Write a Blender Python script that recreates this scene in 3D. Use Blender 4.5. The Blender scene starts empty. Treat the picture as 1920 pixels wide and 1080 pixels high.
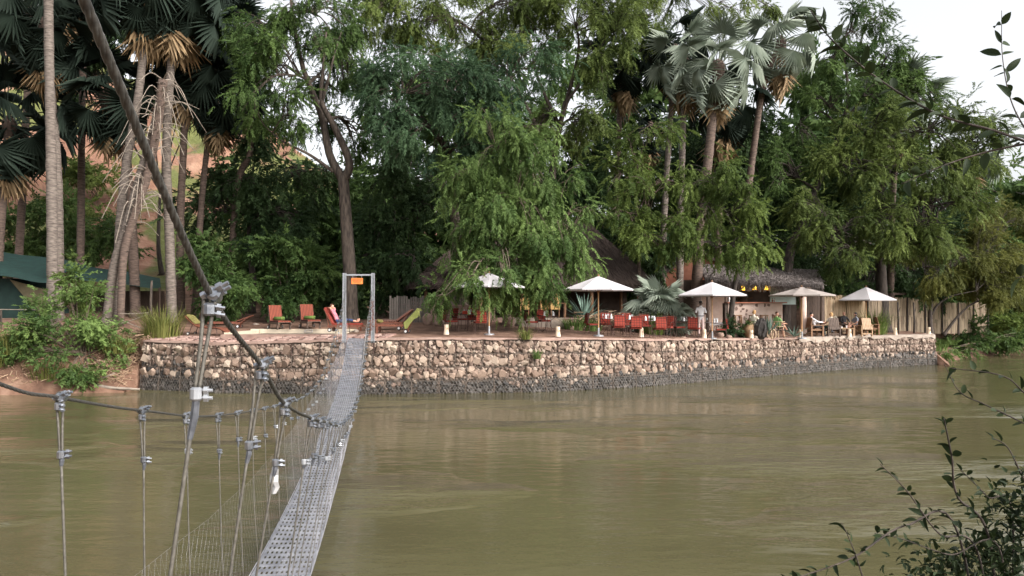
import bpy, bmesh, math, random
import numpy as np
from mathutils import Vector, Matrix

random.seed(7)
RNG = np.random.default_rng(7)
sc = bpy.context.scene
COL = sc.collection

# ---------------------------------------------------------------- camera, sky, sun, exposure
CAMZ, FPX, PITCH = 3.33, 1500.0, math.atan(40 / 1500)
cam = bpy.data.cameras.new('camera')
cam_ob = bpy.data.objects.new('camera', cam)
COL.objects.link(cam_ob)
cam_ob.location = (0, 0, CAMZ)
cam_ob.rotation_euler = (math.pi / 2 + PITCH, 0, 0)
cam.sensor_width = 36
cam.lens = FPX / 1920 * 36
cam.clip_start, cam.clip_end = 0.05, 3000
sc.camera = cam_ob

SUN_EL, SUN_AZ = 34.0, 128.0          # degrees; azimuth clockwise from +Y (behind the camera, to the right)
world = bpy.data.worlds.new('World')
sc.world = world
world.use_nodes = True
wt = world.node_tree
for n in list(wt.nodes):
    wt.nodes.remove(n)
wo = wt.nodes.new('ShaderNodeOutputWorld')
wb = wt.nodes.new('ShaderNodeBackground')
wh = wt.nodes.new('ShaderNodeHueSaturation')
ws = wt.nodes.new('ShaderNodeTexSky')
ws.sky_type = 'NISHITA'
ws.sun_disc = False
ws.sun_elevation = math.radians(SUN_EL)
ws.sun_rotation = math.radians(SUN_AZ)
ws.air_density, ws.dust_density, ws.ozone_density = 1.0, 5.0, 1.0
wh.inputs['Saturation'].default_value = 0.15      # thin high cloud: pale, nearly white sky
wb.inputs['Strength'].default_value = 0.15
wt.links.new(ws.outputs[0], wh.inputs['Color'])
wt.links.new(wh.outputs[0], wb.inputs['Color'])
wt.links.new(wb.outputs[0], wo.inputs['Surface'])

sun = bpy.data.lights.new('sun', 'SUN')
sun.energy, sun.angle, sun.color = 0.6, math.radians(36), (1.0, 0.86, 0.74)
sun_ob = bpy.data.objects.new('sun', sun)
COL.objects.link(sun_ob)
_a, _e = math.radians(SUN_AZ), math.radians(SUN_EL)
sdir = Vector((math.sin(_a) * math.cos(_e), math.cos(_a) * math.cos(_e), math.sin(_e)))
sun_ob.rotation_euler = sdir.to_track_quat('Z', 'Y').to_euler()
sun_ob.location = (0, 0, 60)

vs = sc.view_settings
vs.view_transform, vs.look, vs.gamma, vs.exposure = 'Standard', 'None', 1.0, 1.27
vs.use_curve_mapping = False
sc.cycles.max_bounces = 6
sc.cycles.transparent_max_bounces = 6
sc.cycles.caustics_reflective = False
sc.cycles.caustics_refractive = False

# ---------------------------------------------------------------- helpers
def at(u, v, Y):
    """point of the place at depth Y (m from the camera) seen at photo position u, v"""
    a, b = (u - 960) / FPX, (540 - v) / FPX
    dy = math.cos(PITCH) - b * math.sin(PITCH)
    dz = math.sin(PITCH) + b * math.cos(PITCH)
    t = Y / dy
    return Vector((a * t, Y, CAMZ + dz * t))

def XU(u, Y):
    return (u - 960) / FPX * Y

class MB:
    """collects geometry for ONE mesh"""
    def __init__(s):
        s.V, s.F, s.T, s.n = [], [], [], 0
    def add(s, V, F, tint=0.5):
        V = np.asarray(V, dtype=np.float32).reshape(-1, 3)
        for f in (F if isinstance(F, list) and len(F) and isinstance(F[0], np.ndarray) else [F]):
            f = np.asarray(f, dtype=np.int32)
            if f.size:
                s.F.append(f + s.n)
        s.V.append(V)
        s.T.append(np.broadcast_to(np.asarray(tint, dtype=np.float32), (len(V),)).copy())
        s.n += len(V)
        return s
    def box(s, c, d, rz=0.0, tint=0.5, M=None):
        x, y, z = d[0] / 2, d[1] / 2, d[2] / 2
        V = np.array([(-x,-y,-z),(x,-y,-z),(x,y,-z),(-x,y,-z),(-x,-y,z),(x,-y,z),(x,y,z),(-x,y,z)])
        if M is not None:
            V = V @ np.array(M.to_3x3()).T
        elif rz:
            c_, s_ = math.cos(rz), math.sin(rz)
            V = V @ np.array([(c_, s_, 0), (-s_, c_, 0), (0, 0, 1)])
        V = V + np.array(c)
        return s.add(V, np.array([(0,3,2,1),(4,5,6,7),(0,1,5,4),(1,2,6,5),(2,3,7,6),(3,0,4,7)]), tint)
    def bar(s, a, b, w, h=None, tint=0.5):
        """square bar from a to b"""
        a, b = Vector(a), Vector(b)
        h = h or w
        d = b - a
        q = d.to_track_quat('Z', 'Y').to_matrix()
        return s.box((a + b) / 2, (w, h, d.length), M=q, tint=tint)
    def tube(s, pts, r, n=8, tint=0.5, cap=True):
        P = np.asarray([tuple(p) for p in pts], dtype=np.float64)
        m = len(P)
        R = np.broadcast_to(np.asarray(r, dtype=np.float64), (m,))
        T = np.gradient(P, axis=0)
        T /= np.linalg.norm(T, axis=1, keepdims=True) + 1e-12
        ref = np.array((0.0, 0.0, 1.0)) if abs(T[0][2]) < 0.9 else np.array((1.0, 0.0, 0.0))
        U = np.cross(T[0], ref); U /= np.linalg.norm(U)
        ang = np.arange(n) / n * 2 * math.pi
        V = []
        for i in range(m):
            U = U - T[i] * (U @ T[i]); U /= np.linalg.norm(U) + 1e-12
            W = np.cross(T[i], U)
            V.append(P[i] + R[i] * (np.cos(ang)[:, None] * U + np.sin(ang)[:, None] * W))
        V = np.concatenate(V)
        i = np.arange(m - 1)[:, None] * n
        j = np.arange(n)[None, :]
        k = (j + 1) % n
        F = [np.stack([i + j, i + k, i + n + k, i + n + j], -1).reshape(-1, 4)]
        if cap:
            V = np.concatenate([V, P[:1], P[-1:]])
            a, b = m * n, m * n + 1
            jj = np.arange(n); kk = (jj + 1) % n
            F.append(np.stack([np.full(n, a), kk, jj], -1))
            F.append(np.stack([np.full(n, b), (m - 1) * n + jj, (m - 1) * n + kk], -1))
        return s.add(V, F, tint)
    def lathe(s, prof, n=12, c=(0, 0, 0), tint=0.5):
        m = len(prof)
        ang = np.arange(n) / n * 2 * math.pi
        V = np.concatenate([np.stack([r * np.cos(ang), r * np.sin(ang), np.full(n, z)], -1) for r, z in prof]) + np.array(c)
        i = np.arange(m - 1)[:, None] * n
        j = np.arange(n)[None, :]; k = (j + 1) % n
        return s.add(V, np.stack([i + j, i + k, i + n + k, i + n + j], -1).reshape(-1, 4), tint)
    def poly(s, V, faces, tint=0.5):
        return s.add(V, [np.array([f]) for f in faces], tint)
    def wires(s, A, B, r, tint=0.5):
        """many straight three-sided wires"""
        A, B = np.asarray(A, float), np.asarray(B, float)
        D = B - A
        D /= np.linalg.norm(D, axis=1, keepdims=True) + 1e-9
        ref = np.where(np.abs(D[:, 2:3]) < 0.9, np.array([[0, 0, 1.0]]), np.array([[1.0, 0, 0]]))
        U = np.cross(D, ref); U /= np.linalg.norm(U, axis=1, keepdims=True) + 1e-9
        W = np.cross(D, U)
        r = np.broadcast_to(np.asarray(r, float), (len(A),))[:, None]
        off = [r * (math.cos(t) * U + math.sin(t) * W) for t in (0, 2.094, 4.189)]
        V = np.stack([A + o for o in off] + [B + o for o in off], 1).reshape(-1, 3)
        b = np.arange(len(A))[:, None, None] * 6
        F = (b + np.array([(0, 1, 4, 3), (1, 2, 5, 4), (2, 0, 3, 5)])[None]).reshape(-1, 4)
        t = np.repeat(np.broadcast_to(np.asarray(tint, float), (len(A),)), 6)
        return s.add(V, F, t)
    def scatter(s, tv, tf, pos, rot, scale, tint):
        """one template placed many times into this mesh"""
        N, k = len(pos), len(tv)
        V = np.einsum('nij,kj->nki', rot, tv) * np.asarray(scale).reshape(N, 1, -1) + pos[:, None, :]
        F = (np.arange(N)[:, None, None] * k + tf[None]).reshape(-1, tf.shape[1])
        return s.add(V.reshape(-1, 3), F, np.repeat(tint, k))
    def mesh(s, name, off=None, smooth=False):
        me = bpy.data.meshes.new(name)
        V = np.concatenate(s.V)
        if off is not None:
            V = V - np.array(off, dtype=np.float32)
        nv = len(V)
        tot = np.concatenate([np.full(len(f), f.shape[1], dtype=np.int32) for f in s.F])
        idx = np.concatenate([f.reshape(-1) for f in s.F]).astype(np.int32)
        start = np.concatenate([[0], np.cumsum(tot)[:-1]]).astype(np.int32)
        me.vertices.add(nv); me.vertices.foreach_set('co', V.astype(np.float32).reshape(-1))
        me.loops.add(len(idx)); me.loops.foreach_set('vertex_index', idx)
        me.polygons.add(len(tot)); me.polygons.foreach_set('loop_start', start); me.polygons.foreach_set('loop_total', tot)
        me.polygons.foreach_set('use_smooth', np.full(len(tot), bool(smooth)))
        at_ = me.attributes.new('tint', 'FLOAT', 'POINT')
        at_.data.foreach_set('value', np.concatenate(s.T))
        me.update(calc_edges=True)
        me.validate()
        return me

def tag(o, label=None, cat=None, group=None, kind=None):
    if label: o['label'] = label
    if cat: o['category'] = cat
    if group: o['group'] = group
    if kind: o['kind'] = kind
    return o

def thing(name, label, cat, loc=(0, 0, 0), rz=0.0, group=None):
    o = bpy.data.objects.new(name, None)
    o.empty_display_size = 0.2
    COL.objects.link(o)
    o.location = loc
    o.rotation_euler = (0, 0, rz)
    return tag(o, label, cat, group)

def part(name, mb, mat, parent=None, world=False, smooth=False, kind=None):
    """one mesh object; world=True when the geometry was made in world coordinates"""
    off = tuple(parent_loc(parent)) if (parent is not None and world) else None
    me = mb.mesh(name, off, smooth) if isinstance(mb, MB) else mb
    for m in (mat if isinstance(mat, (list, tuple)) else [mat]):
        if len(me.materials) < (len(mat) if isinstance(mat, (list, tuple)) else 1):
            me.materials.append(m)
    o = bpy.data.objects.new(name, me)
    COL.objects.link(o)
    if parent is not None:
        o.parent = parent
    if kind:
        o['kind'] = kind
    return o

def parent_loc(p):
    l = Vector(p.location)
    while p.parent is not None:
        p = p.parent
        l = l + Vector(p.location)
    return l

def dup(root, loc=None, rz=None, label=None, parent=None, group=None):
    c = root.copy()
    COL.objects.link(c)
    if parent is not None:
        c.parent = parent
    if loc is not None: c.location = loc
    if rz is not None: c.rotation_euler = (0, 0, rz)
    if label: c['label'] = label
    if group: c['group'] = group
    for ch in list(root.children):
        dup(ch, parent=c)
    return c

def crv(pts, n=24):
    """Catmull-Rom through points"""
    P = np.asarray([tuple(p) for p in pts], float)
    if len(P) == 2:
        t = np.linspace(0, 1, n)[:, None]
        return P[0] * (1 - t) + P[1] * t
    Q = np.concatenate([[2 * P[0] - P[1]], P, [2 * P[-1] - P[-2]]])
    out = []
    segs = len(P) - 1
    for g in np.linspace(0, segs - 1e-6, n):
        i = int(g); t = g - i
        a, b, c, d = Q[i], Q[i + 1], Q[i + 2], Q[i + 3]
        out.append(0.5 * ((2 * b) + (-a + c) * t + (2 * a - 5 * b + 4 * c - d) * t * t + (-a + 3 * b - 3 * c + d) * t ** 3))
    return np.array(out)

def hull(pts):
    bm = bmesh.new()
    for p in pts:
        bm.verts.new(p)
    r = bmesh.ops.convex_hull(bm, input=bm.verts)
    bmesh.ops.delete(bm, geom=[g for g in r['geom_interior'] if isinstance(g, bmesh.types.BMVert)], context='VERTS')
    bmesh.ops.triangulate(bm, faces=bm.faces)
    bm.verts.index_update()
    V = np.array([v.co[:] for v in bm.verts])
    F = np.array([[v.index for v in f.verts] for f in bm.faces])
    bm.free()
    return V, F

def noise2(x, y, seed=0):
    """cheap smooth value noise for terrain"""
    x, y = np.asarray(x, float), np.asarray(y, float)
    def h(i, j):
        v = np.sin(i * 127.1 + j * 311.7 + seed * 74.7) * 43758.5453
        return v - np.floor(v)
    i, j = np.floor(x), np.floor(y)
    f, g = x - i, y - j
    f, g = f * f * (3 - 2 * f), g * g * (3 - 2 * g)
    return (h(i, j) * (1 - f) + h(i + 1, j) * f) * (1 - g) + (h(i, j + 1) * (1 - f) + h(i + 1, j + 1) * f) * g

def fbm(x, y, o=4, seed=0):
    s, a, t = 0, 1.0, 0
    for k in range(o):
        s = s + a * noise2(np.asarray(x) * 2 ** k, np.asarray(y) * 2 ** k, seed + k); t += a; a *= 0.5
    return s / t - 0.5

def sstep(a, b, x):
    t = np.clip((np.asarray(x, float) - a) / (b - a), 0, 1)
    return t * t * (3 - 2 * t)

# ---------------------------------------------------------------- materials
def mat(name, c1, c2=None, scale=6.0, rough=0.75, bump=0.0, bscale=None, metal=0.0, vary='noise',
        stretch=(1, 1, 1), transl=0.0, emit=0.0, spec=0.5, detail=4.0, c3=None, alpha=None):
    """procedural material: c1..c2 mixed by noise and / or the tint of each piece"""
    m = bpy.data.materials.new(name)
    m.use_nodes = True
    t = m.node_tree
    N, L = t.nodes, t.links
    for n in list(N): N.remove(n)
    out = N.new('ShaderNodeOutputMaterial')
    bs = N.new('ShaderNodeBsdfPrincipled')
    bs.inputs['Roughness'].default_value = rough
    bs.inputs['Metallic'].default_value = metal
    bs.inputs['Specular IOR Level'].default_value = spec
    L.new(bs.outputs[0], out.inputs[0])
    c2 = c2 or tuple(min(1, x * 1.25) for x in c1)
    tc = N.new('ShaderNodeTexCoord')
    mp = N.new('ShaderNodeMapping')
    mp.inputs['Scale'].default_value = stretch
    L.new(tc.outputs['Object'], mp.inputs['Vector'])
    nz = N.new('ShaderNodeTexNoise')
    nz.inputs['Scale'].default_value = scale
    nz.inputs['Detail'].default_value = detail
    L.new(mp.outputs[0], nz.inputs['Vector'])
    mx = N.new('ShaderNodeMix'); mx.data_type = 'RGBA'
    mx.inputs[6].default_value = (*c1, 1); mx.inputs[7].default_value = (*c2, 1)
    rm = N.new('ShaderNodeMapRange')
    rm.inputs['From Min'].default_value = 0.3; rm.inputs['From Max'].default_value = 0.7
    L.new(nz.outputs['Fac'], rm.inputs['Value'])
    fac = rm.outputs[0]
    if vary != 'noise':
        ad = N.new('ShaderNodeMath'); ad.operation = 'ADD'; ad.use_clamp = True
        sub = N.new('ShaderNodeMath'); sub.operation = 'MULTIPLY_ADD'
        sub.inputs[1].default_value = 0.45; sub.inputs[2].default_value = -0.225
        L.new(rm.outputs[0], sub.inputs[0])
        L.new(sub.outputs[0], ad.inputs[1])
        if vary == 'tint':
            a_ = N.new('ShaderNodeAttribute'); a_.attribute_name = 'tint'
            L.new(a_.outputs['Fac'], ad.inputs[0])
        else:
            a_ = N.new('ShaderNodeObjectInfo')
            L.new(a_.outputs['Random'], ad.inputs[0])
        fac = ad.outputs[0]
    if c3 is not None:
        cr = N.new('ShaderNodeValToRGB')
        e = cr.color_ramp.elements
        e[0].color = (*c1, 1); e[1].color = (*c2, 1)
        x = e.new(0.55); x.color = (*c3, 1)
        L.new(fac, cr.inputs[0])
        colout = cr.outputs[0]
    else:
        L.new(fac, mx.inputs[0])
        colout = mx.outputs[2]
    L.new(colout, bs.inputs['Base Color'])
    if bump:
        nb = N.new('ShaderNodeTexNoise')
        nb.inputs['Scale'].default_value = bscale or scale * 3
        nb.inputs['Detail'].default_value = 5
        L.new(mp.outputs[0], nb.inputs['Vector'])
        bp = N.new('ShaderNodeBump')
        bp.inputs['Strength'].default_value = min(1.0, bump * 8)
        bp.inputs['Distance'].default_value = bump
        L.new(nb.outputs['Fac'], bp.inputs['Height'])
        L.new(bp.outputs[0], bs.inputs['Normal'])
    if transl:
        tr = N.new('ShaderNodeBsdfTranslucent')
        L.new(colout, tr.inputs['Color'])
        ms = N.new('ShaderNodeMixShader'); ms.inputs[0].default_value = transl
        L.new(bs.outputs[0], ms.inputs[1]); L.new(tr.outputs[0], ms.inputs[2])
        L.new(ms.outputs[0], out.inputs[0])
    if emit:
        L.new(colout, bs.inputs['Emission Color'])
        bs.inputs['Emission Strength'].default_value = emit
    if alpha is not None:
        bs.inputs['Alpha'].default_value = alpha
    m.diffuse_color = (*c1, 1)
    return m

MT = {}
def leafmat(k, c1, c2, rough=0.6, transl=0.38, spec=0.2, c3=None):
    MT[k] = mat('leaf_' + k, c1, c2, scale=0.7, rough=rough, vary='tint', transl=transl, spec=spec, c3=c3)
leafmat('mid', (0.037, 0.073, 0.022), (0.138, 0.213, 0.060))
leafmat('blue', (0.027, 0.057, 0.030), (0.103, 0.175, 0.083))
leafmat('olive', (0.052, 0.081, 0.021), (0.196, 0.252, 0.067))
leafmat('front', (0.054, 0.099, 0.028), (0.213, 0.308, 0.092))
leafmat('bright', (0.054, 0.090, 0.022), (0.202, 0.269, 0.067))
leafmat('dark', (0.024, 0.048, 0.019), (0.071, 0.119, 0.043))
leafmat('yellow', (.070, .082, .020), (.200, .208, .056))
leafmat('grass', (.090, .120, .030), (.260, .260, .080))
leafmat('silver', (.120, .160, .120), (.380, .425, .340), rough=0.62, spec=0.25, transl=0.15)
leafmat('palm', (.010, .018, .013), (.034, .050, .036), rough=0.7, spec=0.15, transl=0.12)  # near-black green: shade and backlight on the left palms put into the colour
leafmat('agave', (.075, .130, .105), (.190, .270, .220), rough=0.5, transl=0.05)
leafmat('dead', (.150, .095, .052), (.440, .310, .170), transl=0.15)
leafmat('near', (.010, .018, .007), (.032, .050, .016), rough=0.6, spec=0.2, transl=0.2)  # backlit look of the foreground leaves painted into this dark green
MT['bark'] = mat('bark_brown', (.018, .012, .009), (.105, .080, .062), scale=9, bump=.08, bscale=14, stretch=(1, 1, .25), rough=.9)
MT['bark_dark'] = mat('bark_dark', (.016, .012, .010), (.075, .057, .046), scale=9, bump=.06, bscale=14, stretch=(1, 1, .25), rough=.9)
MT['twig'] = mat('twig_brown', (.075, .055, .040), (.170, .130, .095), scale=9, rough=.9)
MT['palmbark'] = mat('palm_bark_grey', (.060, .046, .038), (.215, .178, .150), scale=4.0, bump=.05, bscale=7, stretch=(1, 1, 4.5), detail=8.0, rough=.9)
MT['palmbark2'] = mat('palm_bark_brown', (.050, .034, .027), (.165, .115, .090), scale=4.0, bump=.05, bscale=7, stretch=(1, 1, 4.5), detail=8.0, rough=.9)
MT['deadstalk'] = mat('dead_stalk', (.190, .155, .125), (.340, .285, .230), scale=5, rough=.9)
MT['stone'] = mat('gabion_stone', (.135, .090, .070), (.420, .335, .270), scale=7, bump=.014, bscale=22, vary='tint', rough=.88, c3=(.262, .190, .148))
MT['stone_r'] = mat('gabion_stone_single', (.150, .098, .072), (.435, .345, .270), scale=7, bump=.014, bscale=22, vary='object', rough=.88, c3=(.285, .202, .152))
MT['wetstone'] = mat('gabion_stone_wet', (.020, .018, .017), (.100, .085, .074), scale=8, bump=.012, bscale=26, vary='tint', rough=.7)
MT['backing'] = mat('gabion_core', (.090, .068, .054), (.175, .136, .110), scale=9, bump=.03, rough=.95)
MT['coping'] = mat('earth_mortar', (.200, .125, .098), (.340, .235, .190), scale=2.2, bump=.02, bscale=9, rough=.9)
MT['concrete'] = mat('concrete_pale', (.215, .170, .138), (.340, .280, .230), scale=2.5, bump=.008, rough=.85)
MT['galv'] = mat('galvanised_steel', (.300, .310, .330), (.470, .480, .500), scale=14, rough=.45, metal=.55)
MT['galvbright'] = mat('zinc_plated_steel', (.180, .195, .225), (.460, .475, .505), scale=26, rough=.32, metal=.9)
MT['deck'] = mat('deck_galvanised_sheet', (.150, .155, .178), (.300, .308, .335), scale=5, rough=.5, metal=.25)
MT['cable'] = mat('wire_rope', (.044, .042, .038), (.112, .107, .097), scale=60, rough=.6, metal=.4, bump=.002, bscale=80, stretch=(1, 1, 1))
MT['rope'] = mat('wire_rope_pale', (.080, .074, .062), (.165, .152, .130), scale=60, rough=.6, metal=.3)
MT['net'] = mat('netting_wire', (.260, .260, .300), (.400, .400, .440), scale=5, rough=.5, metal=.3)
MT['gabwire'] = mat('gabion_wire', (.170, .155, .138), (.290, .268, .240), scale=4, rough=.6, metal=.2)
MT['darkmetal'] = mat('iron_brown', (.060, .032, .026), (.110, .060, .050), scale=9, rough=.55, metal=.4)
MT['tape'] = mat('grey_tape', (.040, .043, .050), (.110, .115, .130), scale=40, rough=.7, bump=.004)
MT['plastic'] = mat('clear_plastic_scrap', (.400, .390, .390), (.620, .610, .610), rough=.3, transl=.4)
MT['white'] = mat('canvas_white', (.560, .530, .545), (.640, .605, .620), scale=2, rough=.9, transl=.12)
MT['beige'] = mat('canvas_beige', (.330, .285, .260), (.400, .350, .320), scale=2, rough=.9, transl=.12)
MT['pole'] = mat('varnished_pole', (.400, .215, .095), (.560, .330, .160), scale=4, stretch=(3, 3, .4), rough=.5)
MT['timber'] = mat('timber_brown', (.165, .080, .036), (.285, .155, .080), scale=4, stretch=(4, 4, 1), rough=.6)
MT['timber_pale'] = mat('timber_pale', (.280, .165, .088), (.420, .275, .160), scale=4, stretch=(4, 4, 1), rough=.6)
MT['timber_dark'] = mat('timber_dark', (.055, .034, .024), (.110, .070, .050), scale=4, stretch=(4, 4, 1), rough=.7)
MT['plank'] = mat('weathered_plank', (.085, .072, .062), (.210, .180, .155), scale=6, stretch=(5, 5, .6), rough=.9, vary='object')
MT['reed'] = mat('reed_pale', (.340, .230, .140), (.640, .490, .330), scale=5, stretch=(2, 2, .5), rough=.85, vary='tint')
MT['reed2'] = mat('reed_grey', (.180, .135, .095), (.460, .360, .250), scale=5, stretch=(2, 2, .5), rough=.85, vary='tint')
MT['thatch'] = mat('thatch_brown', (.030, .020, .017), (.095, .066, .055), scale=5, stretch=(6, 6, .8), bump=.03, rough=.95, vary='tint')
MT['thatch2'] = mat('thatch_grey', (.075, .062, .058), (.230, .195, .180), scale=5, stretch=(6, 1, 6), bump=.03, rough=.95, vary='tint')
MT['brick'] = mat('brick_red', (.240, .090, .055), (.340, .140, .085), scale=3, rough=.9)
MT['plaster'] = mat('bar_plaster', (.500, .370, .310), (.620, .480, .410), scale=3, bump=.01, rough=.9)
MT['dapple'] = mat('bar_stone', (.150, .095, .075), (.260, .180, .150), scale=5, rough=.85, bump=.01, vary='object')
MT['bartop'] = mat('bar_top_wood', (.260, .085, .045), (.340, .130, .075), scale=4, stretch=(.5, 5, 5), rough=.3)
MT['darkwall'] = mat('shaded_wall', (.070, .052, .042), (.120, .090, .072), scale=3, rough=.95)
MT['teal'] = mat('painted_teal_board', (.300, .400, .370), (.420, .500, .470), scale=2, rough=.7)
MT['redcush'] = None
MT['lounger'] = mat('lounger_orange_wood', (.140, .044, .026), (.200, .070, .040), scale=5, stretch=(5, 1, 1), rough=.55)
MT['green'] = mat('towel_green', (.070, .120, .022), (.105, .165, .034), scale=18, rough=.95)
MT['olivecloth'] = mat('towel_olive', (.150, .170, .040), (.240, .250, .075), scale=18, rough=.95)
MT['yellowcloth'] = mat('towel_yellow', (.120, .104, .030), (.190, .162, .050), scale=18, rough=.95)
MT['browncloth'] = mat('cloth_brown', (.110, .058, .045), (.170, .090, .070), scale=18, rough=.95)
MT['black'] = mat('black_rubber', (.014, .014, .015), (.025, .025, .027), rough=.6)
MT['wheelwhite'] = mat('wheel_white', (.600, .580, .550), (.720, .700, .670), rough=.5)
MT['cane'] = mat('woven_cane', (.420, .240, .080), (.580, .360, .140), scale=30, rough=.7)
MT['rattan'] = mat('rattan', (.460, .320, .200), (.600, .440, .300), scale=12, rough=.6)
MT['stump'] = mat('stump_cream', (.640, .480, .340), (.820, .680, .540), scale=5, rough=.8, bump=.01)
MT['clay'] = mat('fired_clay', (.190, .110, .055), (.290, .180, .095), scale=4, rough=.7)
MT['lamp'] = mat('lamp_glow', (1.0, .50, .03), (1.0, .62, .06), rough=.5, emit=2.2)
MT['glass'] = mat('table_glass', (.700, .720, .720), (.800, .810, .810), rough=.08, alpha=.45, spec=.8)
MT['napkin'] = mat('napkin_white', (.720, .700, .700), (.820, .800, .800), rough=.9)
MT['rednapkin'] = mat('napkin_red', (.560, .060, .035), (.640, .090, .050), rough=.9)
MT['boulder'] = mat('boulder_brown', (.180, .115, .085), (.330, .230, .180), scale=4, bump=.02, rough=.9)
MT['blackrock'] = mat('driftwood_black', (.018, .015, .014), (.060, .050, .046), scale=6, bump=.05, bscale=9, rough=.85)
MT['tentgreen'] = mat('shade_net_green', (.004, .026, .022), (.010, .050, .040), scale=3, rough=.85, transl=.15)
MT['tentdark'] = mat('tent_dark_green', (.004, .018, .015), (.010, .032, .026), scale=3, rough=.9)
MT['tenttan'] = mat('tent_canvas_tan', (.120, .104, .060), (.175, .150, .090), scale=3, rough=.9)
MT['sign'] = mat('sign_orange', (.780, .190, .035), (.840, .230, .050), rough=.6)
MT['signink'] = mat('sign_ink', (.220, .040, .012), (.260, .055, .018), rough=.7)
MT['poolrim'] = mat('pool_rim_cream', (.560, .470, .350), (.680, .580, .450), scale=3, rough=.7)
MT['pooldark'] = mat('pool_inside_brown', (.080, .055, .038), (.120, .085, .062), rough=.6)
MT['chain'] = mat('rusty_chain', (.110, .040, .028), (.220, .085, .060), scale=15, rough=.8)
MT['debris'] = mat('dry_debris', (.230, .140, .085), (.460, .330, .220), scale=6, rough=.95, vary='tint')
# people
MT['skin_l'] = mat('skin_light', (.560, .290, .200), (.620, .340, .240), rough=.55)
MT['skin_d'] = mat('skin_dark', (.060, .032, .022), (.085, .045, .032), rough=.5)
for k, c in dict(shirt_white=(.70, .68, .70), trouser_pink=(.62, .47, .44), shirt_pink=(.55, .20, .24), jeans=(.030, .050, .120), shirt_green=(.22, .42, .14),
                 black_cloth=(.022, .020, .022), grey_cloth=(.19, .20, .23), cream_cloth=(.62, .55, .44), teal_cloth=(.08, .22, .18),
                 hair_black=(.012, .010, .009), hair_blond=(.42, .25, .11), hair_grey=(.45, .40, .36), hair_brown=(.09, .045, .025), belt=(.05, .03, .03)).items():
    MT[k] = mat(k, c, tuple(x * 1.15 for x in c), scale=12, rough=.85)

def check_mat(name, base, line, sx, sz, lw=.12):
    """woven check / stripe print: flat colour pattern on cloth"""
    m = mat(name, base, tuple(x * 1.2 for x in base), scale=12, rough=.95)
    t = m.node_tree; N, L = t.nodes, t.links
    bs = [n for n in N if n.type == 'BSDF_PRINCIPLED'][0]
    old = bs.inputs['Base Color'].links[0].from_socket
    tc = N.new('ShaderNodeTexCoord'); sp = N.new('ShaderNodeSeparateXYZ')
    L.new(tc.outputs['Object'], sp.inputs[0])
    facs = []
    for ax, sc_ in (('X', sx), ('Z', sz)):
        if not sc_: continue
        mu = N.new('ShaderNodeMath'); mu.operation = 'MULTIPLY'; mu.inputs[1].default_value = sc_
        fr = N.new('ShaderNodeMath'); fr.operation = 'FRACT'
        lt = N.new('ShaderNodeMath'); lt.operation = 'LESS_THAN'; lt.inputs[1].default_value = lw
        L.new(sp.outputs[ax], mu.inputs[0]); L.new(mu.outputs[0], fr.inputs[0]); L.new(fr.outputs[0], lt.inputs[0])
        facs.append(lt.outputs[0])
    f = facs[0]
    if len(facs) == 2:
        mxm = N.new('ShaderNodeMath'); mxm.operation = 'MAXIMUM'
        L.new(facs[0], mxm.inputs[0]); L.new(facs[1], mxm.inputs[1]); f = mxm.outputs[0]
    mx = N.new('ShaderNodeMix'); mx.data_type = 'RGBA'
    mx.inputs[7].default_value = (*line, 1)
    L.new(f, mx.inputs[0]); L.new(old, mx.inputs[6]); L.new(mx.outputs[2], bs.inputs['Base Color'])
    return m
MT['redcush'] = check_mat('cushion_red_check', (.235, .034, .020), (.055, .012, .010), 9.0, 9.0, .17)
MT['redplain'] = mat('cushion_red', (.200, .028, .018), (.260, .042, .026), scale=10, rough=.95)
MT['stripe'] = check_mat('cushion_orange_stripe', (.225, .058, .032), (.065, .018, .014), 14.0, 0, .35)

# ================================================================ THE SETTING
WX = np.array([-15.4, -11.9, -8.6, -5.4, -2.2, .86, 3.2, 5.5, 8.4, 11.4, 15.7, 20.0, 25.4])
WY = np.array([33.3, 32.1, 31.6, 31.4, 31.7, 32.2, 33.2, 34.4, 36.6, 39.0, 42.3, 45.4, 48.0])
WZ = np.array([2.02, 1.98, 2.06, 2.16, 2.17, 2.15, 2.11, 2.04, 1.96, 1.89, 1.83, 1.80, 1.79])
BX = np.concatenate([[-600, -120, -60, -30, -19.5], WX, [28, 31.8, 42.6, 60, 110, 600]])
BY = np.concatenate([[60, 33, 30, 31.2, 32.2], WY, [53, 56.8, 66.6, 84, 120, 360]])
BZ = np.concatenate([[2.2, 2.2, 2.2, 2.2, 2.1], WZ, [1.7, 1.6, 1.5, 1.5, 1.5, 1.5]])

def bankY(X): return np.interp(X, BX, BY)
def bankZ(X): return np.interp(X, BX, BZ)
def hill(X, Y):
    A = np.interp(X, [-600, -110, -50, -28, -19, -12, 6, 30, 70, 600], [40, 34, 27, 18, 13, 10, 6, 3, 4, 20])
    h = A * sstep(50, 92, Y - 0.1 * X)
    return h + sstep(54, 74, Y) * (fbm(X / 9, Y / 9, 4, 3) * 6 + fbm(X / 2.4, Y / 2.4, 3, 8) * 1.6)
def gz(X, Y):
    """ground height on the far bank"""
    t = np.maximum(np.asarray(Y, float) - bankY(X), 0)
    sl = np.interp(X, [-20, -14, 0, 10, 22], [.09, .075, .06, .05, .045])
    return bankZ(X) + sl * np.minimum(t, 22) + hill(X, Y)

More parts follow.
